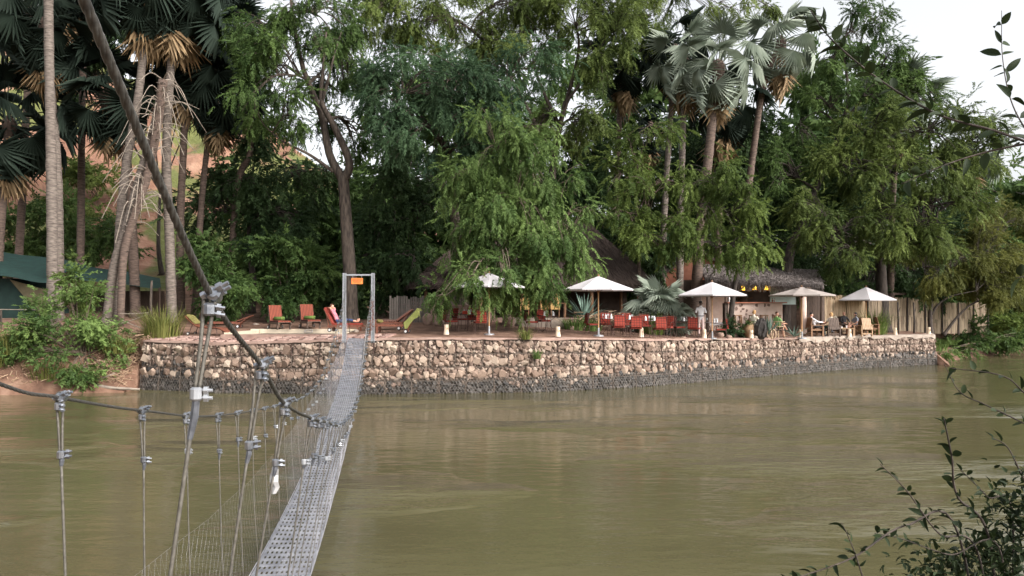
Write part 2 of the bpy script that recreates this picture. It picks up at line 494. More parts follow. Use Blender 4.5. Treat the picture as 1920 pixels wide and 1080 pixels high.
# ---- river
rm = MB()
rx = np.array([-600, -60, 60, 600]); ry = np.array([-300, 5, 60, 600])
rm.add([(-600, -60, 0), (600, -60, 0), (600, 420, 0), (-600, 420, 0)], np.array([(0, 1, 2, 3)]))
def water_mat():
    m = bpy.data.materials.new('muddy_water'); m.use_nodes = True
    t = m.node_tree; N, L = t.nodes, t.links
    bs = N['Principled BSDF']
    bs.inputs['Roughness'].default_value = 0.11
    bs.inputs['IOR'].default_value = 1.33
    tc = N.new('ShaderNodeTexCoord')
    def nz(scale, sx, sy, det, rot=0.0):
        mp = N.new('ShaderNodeMapping'); mp.inputs['Scale'].default_value = (sx, sy, 1); mp.inputs['Rotation'].default_value = (0, 0, rot)
        n = N.new('ShaderNodeTexNoise'); n.inputs['Scale'].default_value = scale; n.inputs['Detail'].default_value = det
        L.new(tc.outputs['Object'], mp.inputs[0]); L.new(mp.outputs[0], n.inputs['Vector'])
        return n.outputs['Fac']
    cr = N.new('ShaderNodeValToRGB')
    e = cr.color_ramp.elements
    e[0].position, e[0].color = .30, (.078, .070, .035, 1)
    e[1].position, e[1].color = .72, (.110, .099, .051, 1)
    L.new(nz(.12, .6, 1.6, 3, .12), cr.inputs[0])
    L.new(cr.outputs[0], bs.inputs['Base Color'])
    ad = N.new('ShaderNodeMath'); ad.operation = 'MULTIPLY_ADD'; ad.inputs[1].default_value = .58
    L.new(nz(3.0, .55, 1.3, 4, .10), ad.inputs[0])
    # rougher and smoother patches where the current swirls
    pt = N.new('ShaderNodeMapRange')
    pt.inputs['From Min'].default_value = .50; pt.inputs['From Max'].default_value = .72
    pt.inputs['To Min'].default_value = .34; pt.inputs['To Max'].default_value = 3.2
    L.new(nz(.16, .7, 1.2, 3, -.2), pt.inputs['Value'])
    L.new(nz(.75, .5, 1.2, 4, .06), ad.inputs[2])
    mu = N.new('ShaderNodeMath'); mu.operation = 'MULTIPLY'
    L.new(ad.outputs[0], mu.inputs[0]); L.new(pt.outputs[0], mu.inputs[1])
    bp = N.new('ShaderNodeBump'); bp.inputs['Strength'].default_value = 1.0; bp.inputs['Distance'].default_value = .085
    L.new(mu.outputs[0], bp.inputs['Height']); L.new(bp.outputs[0], bs.inputs['Normal'])
    return m
river = part('river', rm, water_mat()); tag(river, 'muddy green-brown river flowing past the terrace wall', kind='structure')

# ---- far bank terrain: terrace ground in front, hillside behind
def ground_mat(name, cols, scale, bump, bscale, green=None):
    m = mat(name, cols[0], cols[1], scale=scale, bump=bump, bscale=bscale, rough=.95, c3=cols[2], detail=8)
    if green:
        t = m.node_tree; N, L = t.nodes, t.links
        bs = [n for n in N if n.type == 'BSDF_PRINCIPLED'][0]
        old = bs.inputs['Base Color'].links[0].from_socket
        tc = N.new('ShaderNodeTexCoord')
        nz = N.new('ShaderNodeTexNoise'); nz.inputs['Scale'].default_value = green[1]; nz.inputs['Detail'].default_value = 6
        L.new(tc.outputs['Object'], nz.inputs['Vector'])
        r = N.new('ShaderNodeMapRange'); r.inputs['From Min'].default_value = green[2]; r.inputs['From Max'].default_value = green[2] + .06
        L.new(nz.outputs['Fac'], r.inputs['Value'])
        mx = N.new('ShaderNodeMix'); mx.data_type = 'RGBA'; mx.inputs[7].default_value = (*green[0], 1)
        L.new(r.outputs[0], mx.inputs[0]); L.new(old, mx.inputs[6]); L.new(mx.outputs[2], bs.inputs['Base Color'])
    return m
MT['earth'] = ground_mat('red_earth', [(.100, .052, .033), (.260, .158, .108), (.170, .092, .060)], 1.6, .08, 7)
MT['hill'] = ground_mat('red_rock_hillside', [(.150, .072, .046), (.330, .200, .135), (.230, .118, .076)], .35, .45, 1.1, green=((.105, .115, .032), .16, .47))
MT['nearearth'] = ground_mat('near_bank_earth', [(.110, .075, .048), (.220, .160, .110), (.160, .112, .075)], 1.2, .04, 9)

def sheet(name, xs, ts, zfun, m, label, yfun=bankY):
    mb = MB()
    X, T = np.meshgrid(xs, ts)
    Y = yfun(X) + T
    Z = zfun(X, Y, T)
    n, k = len(ts), len(xs)
    i = np.arange(n - 1)[:, None] * k; j = np.arange(k - 1)[None]
    F = np.stack([i + j, i + j + 1, i + k + j + 1, i + k + j], -1).reshape(-1, 4)
    mb.add(np.stack([X, Y, Z], -1).reshape(-1, 3), F)
    o = part(name, mb, m, smooth=True)
    return tag(o, label, kind='structure')

def terrace_z(X, Y, T):
    wall = ((X > -15.6) & (X < 25.6)).astype(float)
    z = gz(X, Y) + fbm(X * .9, Y * .9, 3, 5) * .07
    pit = (X > -12.15) & (X < -7.1) & (Y > 33.75) & (Y < 37.45)
    z = np.where(pit, np.minimum(z, 1.95), z)
    sl = np.where(X < 0, 2.6, 4.5)
    shore = -0.9 + (z + .9) * sstep(-1.2, 1, (T - .0) / sl * 1.0) + (fbm(X * .8, Y * .8, 3, 9) * np.where(X > 20, 1.1, .6) + fbm(X * 2.6, Y * 2.6, 3, 19) * .5) * sstep(-.5, .8, T) * (1 - sstep(3, 6, T))
    return np.where(wall > 0, np.where(T < .42, z - 3.0, z), shore)
xs1 = np.unique(np.concatenate([np.linspace(-48, 60, 320), [-15.61, -15.59, 25.59, 25.61]]))
ts1 = np.concatenate([np.linspace(-4, .40, 12), np.linspace(.43, 6, 24), np.linspace(6.3, 20, 46)])
sheet('terrace_ground', xs1, ts1, terrace_z, MT['earth'], 'trodden red earth terrace behind the stone wall')
xs2 = np.concatenate([[-600, -300, -160, -110], np.linspace(-84, 70, 200), [90, 130, 220, 600]])
ts2 = np.concatenate([np.linspace(18.5, 90, 120), [110, 150, 250, 500]])
sheet('hillside', xs2, ts2, lambda X, Y, T: gz(X, Y) - .03 - .6 * (1 - sstep(18.5, 19.8, T)), MT['hill'], 'reddish rocky hillside with dry green scrub')

# ---- near bank under the photographer
def nearz(X, Y, T):
    return 1.72 - 2.6 * sstep(2.6, 6.0, Y + .05 * np.abs(X)) + fbm(X, Y, 3, 2) * .2 * sstep(.6, 2.0, np.abs(Y))
sheet('near_bank', np.concatenate([[-600, -200, -60], np.linspace(-30, 30, 80), [60, 200, 600]]),
      np.concatenate([[-300, -80, -30], np.linspace(-12, 7, 50)]), nearz, MT['nearearth'], 'earth bank on the near side of the river', yfun=lambda X: X * 0)

# ================================================================ GABION WALL
PX = np.concatenate([[-16.5], WX, [26.6]]); PY = np.concatenate([[36.4], WY, [50.6]])
seg = np.hypot(np.diff(PX), np.diff(PY)); SA = np.concatenate([[0], np.cumsum(seg)]); SL = SA[-1]
PZ = np.concatenate([[2.02], WZ, [1.79]])
def wallpt(s, z, out=0.0):
    s = np.asarray(s, float)
    x, y = np.interp(s, SA, PX), np.interp(s, SA, PY)
    e = .35
    dx = np.interp(s + e, SA, PX) - np.interp(s - e, SA, PX); dy = np.interp(s + e, SA, PY) - np.interp(s - e, SA, PY)
    l = np.hypot(dx, dy) + 1e-9
    nx, ny = dy / l, -dx / l                      # towards the river
    o = out - .10 * np.asarray(z) / 2.1
    return np.stack([x + nx * o, y + ny * o, np.broadcast_to(np.asarray(z, float), x.shape)], -1), np.stack([nx, ny], -1)

wall = thing('gabion_wall', 'long curved river wall of pale stones packed in wire baskets', 'wall', (-5.4, 31.8, 0))
ss = np.linspace(0, SL, 200)
bk = MB()
ztop = np.interp(ss, SA, PZ)
lo, _ = wallpt(ss, np.full_like(ss, -1.0), -.10); hi, _ = wallpt(ss, ztop - .05, -.10); bk_, _ = wallpt(ss, ztop - .05, -.75)
V = np.concatenate([lo, hi, bk_]); n = len(ss); i = np.arange(n - 1)
bk.add(V, np.concatenate([np.stack([i, i + 1, n + i + 1, n + i], -1), np.stack([n + i, n + i + 1, 2 * n + i + 1, 2 * n + i], -1)]))
part('basket_core', bk, MT['backing'], wall, world=True)

# stones: packed circles, large ones first
HT = []
for k in range(14):
    r = np.random.default_rng(100 + k)
    d = r.normal(size=(16 + k % 4, 3)); d /= np.linalg.norm(d, axis=1, keepdims=True)
    d = np.sign(d) * np.abs(d) ** .72
    HT.append(hull(d * r.uniform(.86, 1.12, (16 + k % 4, 1))))
stones = []
cells = {}
def fits(s, z, r):
    i, j = int(s / .3), int(z / .3 + 10)
    for a in range(i - 1, i + 2):
        for b in range(j - 1, j + 2):
            for (s2, z2, r2) in cells.get((a, b), ()):
                if (s - s2) ** 2 + (z - z2) ** 2 < (.77 * (r + r2)) ** 2:
                    return False
    return True
pr = random.Random(3)
def seam_at(row):
    return [x + pr.uniform(-.06, .06) for x in np.arange(.5 + (0 if row > 1 else .45), SL, 1.08)]
SEAMS = [seam_at(k) for k in range(4)]
for row in range(4):
    sm = np.array(SEAMS[row])
    for r0, tries in ((.165, 260), (.13, 900), (.10, 2600), (.074, 5200), (.052, 8000), (.036, 9000)):
        if row == 0 and r0 > .1: continue
        for _ in range(tries if row else int(tries * .6)):
            s = pr.uniform(.05, SL - .05)
            r = r0 * pr.uniform(.85, 1.12)
            if s > 26: r *= .80
            H = (np.interp(s, SA, PZ) - .07) / 4
            z0, z1 = (-.12 if row == 0 else row * H), (row + 1) * H
            if z1 - z0 < 2 * r * .92: continue
            z = pr.uniform(z0 + r * .9, z1 - r * .9)
            d = sm - s; near = d[np.argmin(np.abs(d))]
            if abs(near) < r * .9 + .012: continue
            if fits(s, z, r):
                stones.append((s, z, r, row))
                cells.setdefault((int(s / .3), int(z / .3 + 10)), []).append((s, z, r))
order = sorted(range(len(stones)), key=lambda q: -stones[q][2] * (1500 / float(np.interp(stones[q][0], SA, PY))) * (1 if stones[q][3] else .3))
single = set(order[:296])
meshes = []
for k, (hv, hf) in enumerate(HT):
    b = MB(); b.add(hv, hf); me = b.mesh('stone'); me.materials.append(MT['stone_r']); meshes.append(me)
fill, wet = MB(), MB()
wl = np.array(wall.location)
for q, (s, z, r, row) in enumerate(stones):
    k = pr.randrange(14)
    p, nn = wallpt(np.array([s]), np.array([z]), pr.uniform(-.055, .0))
    p, nn = p[0], nn[0]
    rot = Matrix.Rotation(math.atan2(nn[1], nn[0]) + math.pi / 2, 3, 'Z') @ Matrix.Rotation(pr.uniform(0, 6.28), 3, 'Y') @ Matrix.Rotation(pr.uniform(-.4, .4), 3, 'X')
    sx, sy, sz = r * pr.uniform(1.0, 1.32), r * pr.uniform(.6, .85), r * pr.uniform(.95, 1.15)
    if q in single:
        o = bpy.data.objects.new('stone', meshes[k]); COL.objects.link(o); o.parent = wall
        o.matrix_local = Matrix.Translation(Vector(p - wl)) @ rot.to_4x4() @ Matrix.Diagonal((sx, sy, sz, 1))
    else:
        hv, hf = HT[k]
        v = (hv * np.array([sx, sy, sz])) @ np.array(rot).T + p
        dark = z < .30 + .20 * math.sin(s * 1.7) * math.sin(s * .6) + .42 * pr.random() or (s > 24 and z < .55 + .45 * pr.random()) or (s < 6.5 and z < .9 + .5 * pr.random())
        if dark and not (row and pr.random() < .25):
            wet.add(v, hf, pr.random())
        else:
            fill.add(v, hf, pr.random())
part('stone_fill', fill, MT['stone'], wall, world=True, kind='stuff')
part('wet_stone_fill', wet, MT['wetstone'], wall, world=True, kind='stuff')

# wire: hexagonal net over the lowest baskets, seam wires between the baskets
hexn = MB()
p_, q_ = .125, .105
A, B = [], []
cols = int(SL / p_)
for r_ in range(-2, 6):
    z = r_ * q_
    sh = .5 * p_ * (r_ % 2)
    for c in range(cols):
        s = c * p_ + sh
        A.append((s, z)); B.append((s, z + q_ * .42))
        A.append((s, z + q_ * .42)); B.append((s + p_ / 2, z + q_))
        A.append((s, z + q_ * .42)); B.append((s - p_ / 2, z + q_))
A, B = np.array(A), np.array(B)
bulge = lambda P: .055 + .03 * fbm(P[:, 0] * 1.3, P[:, 1] * 3, 2, 4)
pa, _ = wallpt(np.clip(A[:, 0], 0, SL), A[:, 1], bulge(A)); pb, _ = wallpt(np.clip(B[:, 0], 0, SL), B[:, 1], bulge(B))
hexn.wires(pa, pb, .0048)
part('hexagonal_wire_net', hexn, MT['gabwire'], wall, world=True, kind='stuff')
for row in range(4):
    for s in SEAMS[row]:
        if s < .1 or s > SL - .1: continue
        H = (np.interp(s, SA, PZ) - .07) / 4
        zz = np.linspace(row * H, (row + 1) * H, 6)
        b = MB()
        pts, _ = wallpt(np.full(6, s) + np.random.default_rng(int(s * 97)).normal(0, .01, 6), zz, np.full(6, .045))
        b.tube(pts, .016, 4)
        part('basket_seam', b, MT['darkmetal'] if row == 3 else MT['backing'], wall, world=True)
rw = MB()
for row in (1, 2, 3):
    sx_ = np.linspace(.1, SL - .1, 260)
    pts, _ = wallpt(sx_, (np.interp(sx_, SA, PZ) - .07) / 4 * row + .012 * np.sin(sx_ * 9), np.full(260, .035))
    rw.tube(pts, .009, 4)
part('course_wire', rw, MT['backing'], wall, world=True, kind='stuff')
# coping of earth mortar, with a thicker concrete cap on the right
def coping(s0, s1, h, over, m, name, n=120, rise=0.0):
    b = MB()
    q = np.linspace(s0, s1, n)
    zt = np.interp(q, SA, PZ) + rise + fbm(q * 1.1, q * 0, 3, 6) * .05
    zb = zt - h * (1 + fbm(q * 2.3, q * 0 + 4, 3, 12) * 1.5)
    a, _ = wallpt(q, zb, over + fbm(q * 2, q * 0, 2, 1) * .06); c, _ = wallpt(q, zt - .015, over + fbm(q * 2, q * 0, 2, 1) * .06)
    d, _ = wallpt(q, zt, over - .05); e, _ = wallpt(q, zt + .005, -.9)
    V = np.concatenate([a, c, d, e]); i = np.arange(n - 1)
    b.add(V, np.concatenate([np.stack([k * n + i, k * n + i + 1, (k + 1) * n + i + 1, (k + 1) * n + i], -1) for k in range(3)]))
    part(name, b, m, wall, world=True, smooth=True)
coping(0, 37.2, .09, .035, MT['coping'], 'coping', rise=.03)
coping(37.0, SL, .20, .06, MT['concrete'], 'concrete_cap', rise=.04)

# ---- pool set in paving beside the bridge
pool = thing('swimming_pool', 'small sunken pool with cream rim in the paving beside the bridge', 'pool', (-9.6, 35.6, 2.22))
px0, px1, py0, py1 = -2.15, 2.1, -1.7, 1.7
b = MB()
for (c, d) in (((0, py0 - .22, -.04), (px1 - px0 + .9, .44, .20)),):
    b.box(c, d)
part('near_rim', b, MT['coping'], pool)
b = MB()
for (c, d) in (((0, py1 + .25, .02), (px1 - px0 + .9, .50, .34)),
               ((px0 - .22, 0, .0), (.44, py1 - py0 - .002, .26)), ((px1 + .22, 0, .0), (.44, py1 - py0 - .002, .26))):
    b.box(c, d)
part('rim', b, MT['poolrim'], pool)
b = MB(); b.box((0, py1 - .02, .02), (px1 - px0, .05, .33)); part('inner_wall', b, MT['poolrim'], pool)
b = MB(); b.box((0, 0, -.04), (px1 - px0, py1 - py0, .06)); part('pool_water', b, MT['pooldark'], pool)
b = MB()
for (c, d) in (((0, 0, .05), (.36, .03, .02)), ((0, 0, -.05), (.36, .03, .02)), ((-.17, 0, 0), (.02, .03, .08)), ((.17, 0, 0), (.02, .03, .08))):
    b.box((c[0] + .15, py1 - .08, c[2] + .10), d)
part('skimmer_frame', b, MT['white'], pool)
pav = MB()
pv = random.Random(5)
for X in np.arange(-15.0, -4.6, .52):
    for T in np.arange(.55, 2.0, .42):
        xx = X + pv.uniform(-.06, .06); yy = float(bankY(xx)) + T
        c_ = [(xx + math.cos(a) * .28 * pv.uniform(.8, 1.1), yy + math.sin(a) * .22 * pv.uniform(.8, 1.1)) for a in np.linspace(0, 6.28, 7)[:-1]]
        zc = float(gz(xx, yy)) + .035 + .015 * pv.random()
        top = [(x, y, zc) for x, y in c_]; bot = [(x, y, zc - .12) for x, y in c_]
        pav.poly(top + bot, [tuple(range(6))] + [(k, (k + 1) % 6, 6 + (k + 1) % 6, 6 + k) for k in range(6)], pv.random())
MT['flag'] = mat('flagstone_pink', (.240, .140, .115), (.470, .330, .280), scale=5, bump=.01, vary='tint', rough=.9)
tag(part('stone_paving', pav, MT['flag']), 'irregular pinkish flagstones between the pool and the wall', kind='structure')

# ================================================================ SUSPENSION BRIDGE
VPX = (722 - 960) / FPX
def br(Lx, Y, z):
    """bridge frame: Lx metres right of the camera line through the bridge's vanishing point, square to its axis"""
    return np.array([VPX * Y + Lx, Y, z])
DY = np.array([-1.5, 0, 1.5, 4, 8.5, 13, 18, 23.5, 27, 29.5, 31.0]); DZ = np.array([1.78, 1.70, 1.42, .88, .50, .44, .56, .88, 1.36, 1.92, 2.20])
CRY = np.array([-1.6, .5, 1.34, 2.34, 3.3, 4.09, 5.58, 6.95, 9.3, 12.75, 15.5, 18.2, 22.5, 26, 30.75])
CRZ = np.array([5.25, 4.30, 3.85, 3.37, 3.10, 2.85, 2.575, 2.36, 2.0, 1.72, 1.68, 1.85, 2.42, 3.03, 4.05])
CLY = np.array([-1.6, .5, 1.6, 3.14, 3.73, 5.0, 7.26, 11.8, 15.5, 19, 22.5, 26, 30.75])
CLZ = np.array([5.25, 4.2, 3.50, 3.04, 2.92, 2.70, 2.37, 1.93, 1.68, 1.72, 2.25, 2.95, 4.05])
def smooth_interp(xq, x, y):
    P = crv(list(zip(x, y, np.zeros(len(x)))), 400)
    return np.interp(xq, P[:, 0], P[:, 1])
deckz = lambda Y: smooth_interp(Y, DY, DZ)
cabz = {-.51: lambda Y: smooth_interp(Y, CRY, CRZ), -1.51: lambda Y: smooth_interp(Y, CLY, CLZ)}
DL, DR = -1.39, -.81
bridge = thing('suspension_bridge', 'narrow wire-rope footbridge with perforated steel deck hanging over the river', 'bridge', tuple(br(-1.1, 30.8, 2.15)))
bl = np.array(bridge.location)

# deck panels: a punched sheet, one mesh shared by all panels
PL = 1.0
def deck_panel_mesh():
    b = MB()
    W = DR - DL
    nx, ny = 11, 5
    px_, py_ = W / nx, PL / ny
    t = .012
    for k in range(nx + 1):
        w = .024 if 0 < k < nx else .030
        b.box((-W / 2 + k * px_, 0, 0), (w, PL, t))
    for j in range(ny + 1):
        b.box((0, -PL / 2 + j * py_ - (0 if j < ny else .012), .004), (W, .075 if 0 < j < ny else .05, t))
    for sx in (-1, 1):
        b.box((sx * (W / 2 + .008), 0, -.02), (.012, PL, .07))
    m = b.mesh('deck_panel'); m.materials.append(MT['deck']); return m
dpm = deck_panel_mesh()
for k in range(32):
    y0, y1 = -1.0 + k * PL, -1.0 + (k + 1) * PL
    a, c = br((DL + DR) / 2, y0, float(deckz(y0))), br((DL + DR) / 2, y1, float(deckz(y1)))
    d = Vector(c - a); L = d.length; d.normalize()
    sd = Vector((1, .16, 0)).normalized(); up = sd.cross(d).normalized(); sd = d.cross(up)
    R = Matrix((sd, d, up)).transposed()
    o = bpy.data.objects.new('deck_panel', dpm); COL.objects.link(o); o.parent = bridge
    tw = Matrix.Rotation(.05 * math.sin(k * 1.3) * sstep(4, 12, y0) + .03, 3, 'Y')
    o.matrix_local = Matrix.Translation(Vector((a + c) / 2 - bl)) @ (R @ tw).to_4x4() @ Matrix.Diagonal((1, L / PL * 1.004, 1, 1))

# main cables: laid ropes (two twisted strands over a core)
def rope(path, r, turns, n=6):
    b = MB()
    P = np.asarray(path)
    b.tube(P, r * .8, n)
    T = np.gradient(P, axis=0); T /= np.linalg.norm(T, axis=1, keepdims=True)
    U = np.cross(T, np.array([1.0, .0, .2])); U /= np.linalg.norm(U, axis=1, keepdims=True); W = np.cross(T, U)
    s = np.concatenate([[0], np.cumsum(np.linalg.norm(np.diff(P, axis=0), axis=1))])
    for k in range(4):
        a = s * turns + k * math.pi / 2
        b.tube(P + r * .5 * (np.cos(a)[:, None] * U + np.sin(a)[:, None] * W), r * .55, 5, cap=False)
    return b
for Lx, nm in ((-.51, 'r'), (-1.51, 'l')):
    Yq = np.concatenate([np.linspace(-1.6, 6, 420), np.linspace(6.05, 30.8, 160)])
    P = np.array([br(Lx, y, float(z)) for y, z in zip(Yq, cabz[Lx](Yq))])
    part('main_cable', rope(P, .0100 if Lx > -1 else .0085, 38), MT['cable'], bridge, world=True, smooth=True)

# hangers with their clamps
def hex_nut(b, c, ax, r, h):
    c, ax = Vector(c), Vector(ax).normalized()
    b.tube([c - ax * h / 2, c + ax * h / 2], r, 6)
def clamp(Lx, Y, z, big=1.0):
    """cable clamp: U-bolt, saddle, two nuts with bolt ends"""
    b = MB()
    c = Vector(br(Lx, Y, z))
    ax = Vector((br(Lx, Y + .1, float(cabz[Lx](Y + .1))) - br(Lx, Y - .1, float(cabz[Lx](Y - .1))))).normalized()
    sd = Vector((1, .16, 0)).normalized(); up = sd.cross(ax).normalized()
    k = big
    bolt = (sd * .85 + up * .35 - ax * .35).normalized()
    q = c + sd * .010 * k
    b.tube([q - ax * .026 * k, q - ax * .018 * k, q + ax * .018 * k, q + ax * .026 * k], [.014 * k, .021 * k, .021 * k, .014 * k], 10)
    for s in (-1, 1):
        q = c + ax * (.016 * k * s) + up * .004
        b.tube([q - bolt * .02 * k, q + bolt * .062 * k], .0065 * k, 6)
        hex_nut(b, q + bolt * .034 * k, bolt, .0145 * k, .016 * k)
        hex_nut(b, q - bolt * .02 * k, bolt, .0125 * k, .012 * k)
    arc = [c + up * (.018 * k * math.sin(t)) - sd * (.018 * k * math.cos(t)) for t in np.linspace(-.4, 3.5, 10)]
    b.tube(arc, .006 * k, 6)
    return b
def rope_clip(c, k=1.0, seed=0):
    b = MB()
    r = random.Random(seed)
    c = Vector(c); ax = Vector((r.uniform(.7, 1), r.uniform(-.6, .3), r.uniform(-.15, .15))).normalized()
    b.tube([c - Vector((0, 0, .020 * k)), c - Vector((0, 0, .014 * k)), c + Vector((0, 0, .014 * k)), c + Vector((0, 0, .020 * k))], [.012 * k, .0185 * k, .0185 * k, .012 * k], 10)
    for s in (-1, 1):
        q = c + Vector((0, 0, .011 * k * s))
        b.tube([q - ax * .012 * k, q + ax * .046 * k], .0055 * k, 6)
        hex_nut(b, q + ax * .028 * k, ax, .012 * k, .012 * k)
    return b
HR = [2.34, 3.30, 4.09, 5.58, 6.27, 6.95] + list(np.arange(7.8, 30.2, .92))
HL = [2.60, 3.73, 5.0, 6.1, 7.26] + list(np.arange(8.2, 30.2, .92))
pr = random.Random(11)
for Lx, ys, edge in ((-.51, HR, DR + .02), (-1.51, HL, DL - .02)):
    for k, Y in enumerate(ys):
        zc = float(cabz[Lx](Y)); zd = float(deckz(Y)) + .01
        A = Vector(br(Lx, Y, zc)); B = Vector(br(edge, Y - .06, zd))
        f = min(.29 / max(zc - zd, .3), .55) * pr.uniform(.85, 1.15)
        M_ = A.lerp(B, f)
        n = 10 if Y < 7 else 5
        sway = Vector((pr.uniform(-.02, .02), 0, 0))
        hb = MB()
        w = .013
        for s in (-1, 1):
            hb.tube(crv([A + Vector((s * w * 1.4, 0, .012)), A.lerp(M_, .5) + Vector((s * w * .6, s * .003, 0)), M_ + Vector((s * .006, 0, 0))], n), .0058, 6)
        loop = [A + Vector((math.cos(t) * .016, math.sin(t) * .006, .012 + math.sin(t) * .012)) for t in np.linspace(0, math.pi, 7)]
        hb.tube(loop, .0058, 6)
        hb.tube(crv([M_, M_.lerp(B, .5) + sway, B], n + 4), .0062 if Y < 6 else .0052, 6)
        h = part('hanger', hb, MT['rope'], bridge, world=True, smooth=True)
        sub = lambda nm, mb, m: part(nm, mb, m, h, world=True)
        big = 1.0 if Y < 7.5 else 1.1
        sub('cable_clamp', clamp(Lx, Y, zc, big), MT['galvbright'])
        if Y < 7.5:
            sub('thimble_clamp', rope_clip(A + Vector((0, -.01, -.040)), .95, k + 40), MT['galvbright'])
        sub('rope_clip', rope_clip(M_, big, k), MT['galvbright'] if k % 3 else MT['galv'])
        if Y < 9:
            tp = MB(); e = M_.lerp(B, (.07 if k == 0 and Lx > -1 else .025 + .03 * pr.random()))
            tp.tube([M_ - Vector((0, 0, .012)), M_.lerp(e, .5) + Vector((.004, 0, 0)), e], [.0105, .012, .008], 7)
            sub('tape_wrap', tp, MT['tape'])
# a scrap of clear plastic caught on one hanger
Y = 4.09; A = Vector(br(-.51, Y, float(cabz[-.51](Y)))); B = Vector(br(DR, Y, float(deckz(Y)))); c = A.lerp(B, .17)
b = MB(); q = []
for i in range(6):
    t = i / 5
    for s in (-1, 0, 1):
        q.append(c + Vector((s * (.012 + .010 * math.sin(t * 3)) + .006 * math.sin(i * 2), .012 * abs(s) + .008 * math.cos(i * 3), .03 - .15 * t)))
b.add([tuple(x) for x in q], np.array([(i * 3 + j, i * 3 + j + 1, i * 3 + j + 4, i * 3 + j + 3) for i in range(5) for j in range(2)]))
sp = part('plastic_scrap', b, MT['plastic']); tag(sp, 'torn scrap of clear plastic snagged on a bridge hanger rope', 'scrap')
# side netting, fine wire
for Lx, edge, hgt in ((-.51, DR + .03, .95), (-1.51, DL - .03, .95)):
    b = MB(); cs = .15
    Yq = np.arange(3.0, 30.6, cs)
    rows = 7
    zd, zc = deckz(Yq), cabz[Lx](Yq)
    f = np.minimum(hgt / np.maximum(zc - zd, .3), .97)
    G = np.zeros((rows + 1, len(Yq), 3))
    for r_ in range(rows + 1):
        t = r_ / rows * f
        sh = cs * .5 * (r_ % 2)
        for i_, y in enumerate(Yq):
            G[r_, i_] = br(edge + (Lx - edge) * t[i_] + .01 * math.sin(y * 3 + r_), y + sh, zd[i_] + .02 + (zc[i_] - zd[i_]) * t[i_])
    A, B = [], []
    for r_ in range(rows):
        o_ = r_ % 2
        A += [G[r_, :-1], G[r_, :-1]] if o_ else [G[r_, 1:], G[r_, 1:]]
        B += [G[r_ + 1, 1:], G[r_ + 1, :-1]] if o_ else [G[r_ + 1, :-1], G[r_ + 1, 1:]]
    b.wires(np.concatenate(A), np.concatenate(B), np.where(np.concatenate(A)[:, 1] < 12, .0003, np.where(np.concatenate(A)[:, 1] < 20, .0006, .0009)))
    b.tube(G[rows][::3], .0005, 4)
    b.tube(np.array([br(edge, y, float(deckz(y)) + .02) for y in np.arange(1, 30.8, .5)]), .006, 5)
    part('side_netting', b, MT['net'], bridge, world=True, kind='stuff')
# portal frame on the far bank
for Lx in (-.47, -1.57):
    b = MB(); base = Vector(br(Lx, 30.9, 2.05))
    b.box(base + Vector((-.055, 0, 1.34)), (.016, .13, 2.68)); b.box(base + Vector((.055, 0, 1.34)), (.016, .13, 2.68)); b.box(base + Vector((0, 0, 1.34)), (.094, .016, 2.68))
    b.box(base + Vector((0, 0, .07)), (.24, .24, .02))
    part('portal_post', b, MT['galv'], bridge, world=True)
b = MB(); a, c = Vector(br(-1.51, 30.9, 4.66)), Vector(br(-.53, 30.9, 4.66)); b.bar(a, c, .05, .06); part('portal_beam', b, MT['galv'], bridge, world=True)
for Lx, Y in ((-.51, 30.95), (-1.51, 30.95)):     # back stays down to the ground
    b = MB(); b.tube([br(Lx, Y, 4.05), br(Lx, Y + 3.4, float(gz(VPX * 34 + Lx, 34.6)))], .012, 6); part('back_stay', b, MT['cable'], bridge, world=True)
b = MB()
ch = random.Random(4)
for k in range(34):
    z = 2.55 + k * .034
    c = Vector(br(-.49 + ch.uniform(-.05, .05), 30.72, z + ch.uniform(-.02, .02)))
    b.tube([c + Vector((.022 * math.cos(t), -.01 + .012 * (k % 2) * math.sin(t), .026 * math.sin(t))) for t in np.linspace(0, 6.28, 8)], .0075, 4, cap=False)
part('chain', b, MT['chain'], bridge, world=True)
# near anchor posts behind the photographer
for Lx in (-.51, -1.51):
    b = MB(); base = Vector(br(Lx, -1.6, 1.6)); b.box(base + Vector((0, 0, 1.85)), (.12, .14, 3.7)); part('anchor_post', b, MT['galv'], bridge, world=True)
# orange notice on the portal
sg = thing('notice_sign', 'small orange notice board hung from the steel portal beam', 'sign', tuple(br(-1.08, 30.8, 4.42)), rz=.0)
b = MB(); b.box((0, 0, 0), (.44, .012, .23)); part('board', b, MT['sign'], sg)
b = MB()
for i_, (x0, x1) in enumerate(((-.16, .15), (-.18, .18), (-.15, .12), (-.12, .14))):
    x = x0
    while x < x1:
        w = ch.uniform(.02, .05); b.box((x + w / 2, -.0075, .075 - i_ * .045), (w, .002, .018)); x += w + .012
part('lettering', b, MT['signink'], sg)
b = MB(); b.tube([(-.17, 0, .11), (-.17, 0, .22)], .004, 4); b.tube([(.17, 0, .11), (.17, 0, .22)], .004, 4); part('hanging_wire', b, MT['galv'], sg)

